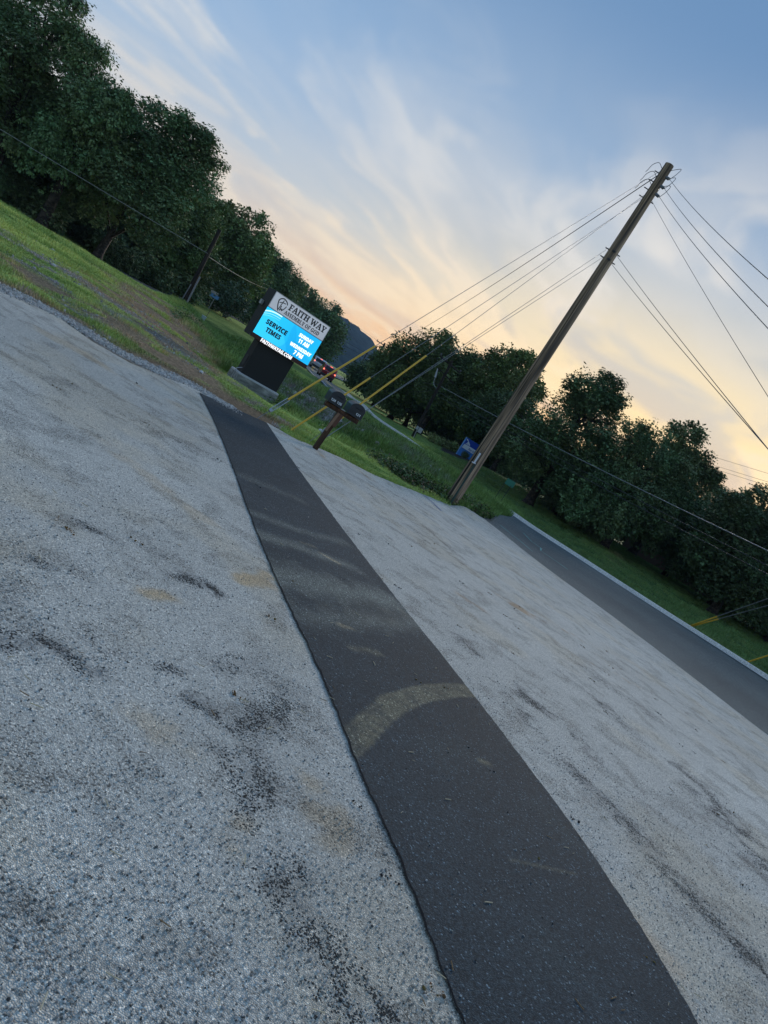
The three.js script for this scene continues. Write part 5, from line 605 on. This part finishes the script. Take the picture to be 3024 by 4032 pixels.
{
  const x = -20.4, z = -60.5, y = H(x, z), t = thing('yard_sign', 'small blue and white sign on a post among the grove bushes', 'sign', [x, y, z], 0.5); addMesh('post', box(0.06, 1.0, 0.06, 0.1, 0.5, 0), std([0.3, 0.29, 0.27], 0.7), t);
  addMesh('board', box(0.75, 0.26, 0.03, 0, 1.08, 0.04, 0.006), std([0.10, 0.28, 0.55], 0.5), t); addMesh('white_board', box(0.62, 0.2, 0.03, -0.12, 1.33, 0.05, 0.006), std([0.42, 0.38, 0.34], 0.6), t);
}
for (const [x, z, s, label] of [[2.75, -24.9, 0.16, 'white chunk of broken kerb in the weeds near the teal paint'], [-4.62, -15.3, 0.055, 'small white stone on the bare soil of the lawn'], [-2.6, -20.3, 0.07, 'white scrap of rock by the ditch behind the mailboxes'], [-9.3, -17.2, 0.05, 'small white stone in the grass of the upper lawn']]) { const g = new THREE.DodecahedronGeometry(s, 0); g.scale(1.25, 0.7, 0.9); const m = addMesh('white_stone', g, std([0.55, 0.55, 0.54], 0.85)); m.position.set(x, H(x, z) + s * 0.35, z); m.rotation.y = x * 3; tag(m, label, 'stone'); }

// ------------------------------------------------------------------ houses
function house(label, x, z, turn, w, d, h, roofH, wallC, roofC, wins, lit) {
  const t = thing('house', label, 'house', [x, H(x, z) - 0.1, z], turn), wm = std(wallC, 0.85), rm = std(roofC, 0.9); addMesh('wall', box(w, h, d, 0, h / 2, 0), wm, t);
  const s = new THREE.Shape(); s.moveTo(-d / 2 - 0.4, 0); s.lineTo(d / 2 + 0.4, 0); s.lineTo(0, roofH); const g = new THREE.ExtrudeGeometry(s, { depth: w + 0.6, bevelEnabled: false }); g.translate(0, h + 0.01, -(w + 0.6) / 2); g.rotateY(Math.PI / 2); addMesh('roof', g, rm, t);
  wins.forEach(([wx, wy, ww, wh]) => { const f = addMesh('window', box(ww + 0.16, wh + 0.16, 0.08, wx, wy, d / 2 + 0.03), std([0.30, 0.26, 0.18], 0.7), t); addMesh('pane', box(ww, wh, 0.03, wx, wy, d / 2 + 0.065), new THREE.MeshStandardMaterial({ color: 0x0b0d10, roughness: 0.15 }), f); addMesh('glazing_bar', [box(0.05, wh, 0.02, wx, wy, d / 2 + 0.085), box(ww, 0.05, 0.02, wx, wy, d / 2 + 0.087)], std([0.34, 0.29, 0.18], 0.7), f); });
  addMesh('door', box(0.95, 2.05, 0.06, w * 0.36, 1.05, d / 2 + 0.03), std([0.12, 0.08, 0.06], 0.7), t); return t;
}
house('brown brick house half hidden behind the dark trees of the far lawn', 23.0, -63.5, -0.35, 9, 6, 2.6, 2.0, [0.16, 0.10, 0.075], [0.07, 0.065, 0.06], [[-2.6, 1.45, 0.9, 1.3], [-0.6, 1.45, 0.9, 1.3], [1.4, 1.45, 0.9, 1.3]]);
house('pale house with a dark roof glimpsed past the side road junction', -34.6, -122, 0.6, 9, 7, 2.6, 2.2, [0.34, 0.34, 0.34], [0.06, 0.075, 0.10], [[-2.4, 1.4, 1, 1.2], [0.6, 1.4, 1, 1.2]]);

// ------------------------------------------------------------------ vehicles
function vehicle(name, label, x, z, turn, paint, kind) {
  const t = thing(name, label, 'car', [x, H(x, z) + 0.012, z], turn, 'vehicles on the highway'), pm = new THREE.MeshPhysicalMaterial({ color: new THREE.Color().setRGB(...paint), roughness: 0.35, clearcoat: 0.8, clearcoatRoughness: 0.1 }), glass = std([0.01, 0.012, 0.014], 0.08), rubber = std([0.012, 0.012, 0.012], 0.9), rim = std([0.4, 0.4, 0.42], 0.35, { metalness: 0.8 });
  const w = 1.84, pick = kind === 'pickup'; // faces away: rear is toward +z
  const side = pts => { const s = new THREE.Shape(); pts.forEach(([a, b], i) => i ? s.lineTo(a, b) : s.moveTo(a, b)); return s; };
  const body = pick ? [[2.6, 0.45], [2.62, 1.08], [0.75, 1.08], [0.6, 1.72], [-0.75, 1.76], [-1.3, 1.12], [-2.5, 1.0], [-2.6, 0.5], [-1.95, 0.38], [2.0, 0.38]] : [[2.2, 0.5], [2.26, 0.95], [2.05, 1.08], [1.75, 1.62], [1.3, 1.74], [-0.3, 1.74], [-1.0, 1.15], [-2.1, 1.0], [-2.25, 0.55], [-1.8, 0.34], [1.8, 0.34]];
  const ext_ = (pts, ww, bev) => { const g = new THREE.ExtrudeGeometry(side(pts), { depth: ww - bev * 2, bevelEnabled: true, bevelSize: bev, bevelThickness: bev, bevelSegments: 3 }); g.translate(0, 0, -(ww - bev * 2) / 2); g.rotateY(-Math.PI / 2); return g; };
  addMesh('body', ext_(body, w, 0.07), pm, t);
  const rz = pick ? 0.71 : 1.94, ry = 1.4; { const g = box(pick ? 1.3 : 1.36, pick ? 0.42 : 0.48, 0.05); g.rotateX(pick ? -0.22 : -0.5); g.translate(0, ry, rz + 0.06); addMesh('rear_window', g, glass, t); }
  for (const s of [-1, 1]) { addMesh('side_window', box(0.03, 0.36, pick ? 1.15 : 2.0, s * (w / 2 + 0.004), 1.42, pick ? 0.0 : 0.55), glass, t);
    addMesh('taillight', box(0.16, pick ? 0.42 : 0.30, 0.08, s * 0.80, pick ? 0.88 : 1.02, pick ? 2.69 : 2.28, 0.02), std([0.4, 0.02, 0.02], 0.3, { emissive: new THREE.Color(1, 0.16, 0.10), emissiveIntensity: 2.2 }), t); }
  addMesh('brake_light', box(0.34, 0.07, 0.05, 0, pick ? 1.80 : 1.72, pick ? 0.72 : 1.72, 0.01), std([0.4, 0.02, 0.02], 0.3, { emissive: new THREE.Color(1, 0.16, 0.10), emissiveIntensity: 1.6 }), t);
  addMesh('bumper', box(w * 0.96, 0.2, 0.16, 0, 0.5, pick ? 2.68 : 2.26, 0.03), pick ? rim : std([0.03, 0.03, 0.032], 0.6), t); addMesh('number_plate', box(0.32, 0.16, 0.02, 0, pick ? 0.66 : 0.8, pick ? 2.77 : 2.345), std([0.6, 0.6, 0.6], 0.5), t);
  for (const a of [-1.35, 1.4]) for (const s of [-1, 1]) { const g = new THREE.CylinderGeometry(0.35, 0.35, 0.24, 20); g.rotateZ(Math.PI / 2); g.translate(s * 0.82, 0.35, a); const wh = addMesh('wheel', g, rubber, t); const r = new THREE.CylinderGeometry(0.21, 0.21, 0.02, 16); r.rotateZ(Math.PI / 2); r.translate(s * 0.945, 0.35, a); addMesh('rim', r, rim, wh); }
  return t;
}
vehicle('red_suv', 'dark red car with lit tail lights driving away on the highway', -15.7, -98, 0.27, [0.34, 0.015, 0.02], 'suv');
vehicle('white_pickup', 'white vehicle ahead of the red car, half hidden by the church sign', -19.7, -112, 0.24, [0.62, 0.62, 0.64], 'suv');


scene.fog = new THREE.FogExp2(0x9fb8dc, 0.00013);
scene.traverse(o => { if (o.isMesh) { o.castShadow = true; o.receiveShadow = true; } });
renderer.render(scene, camera);
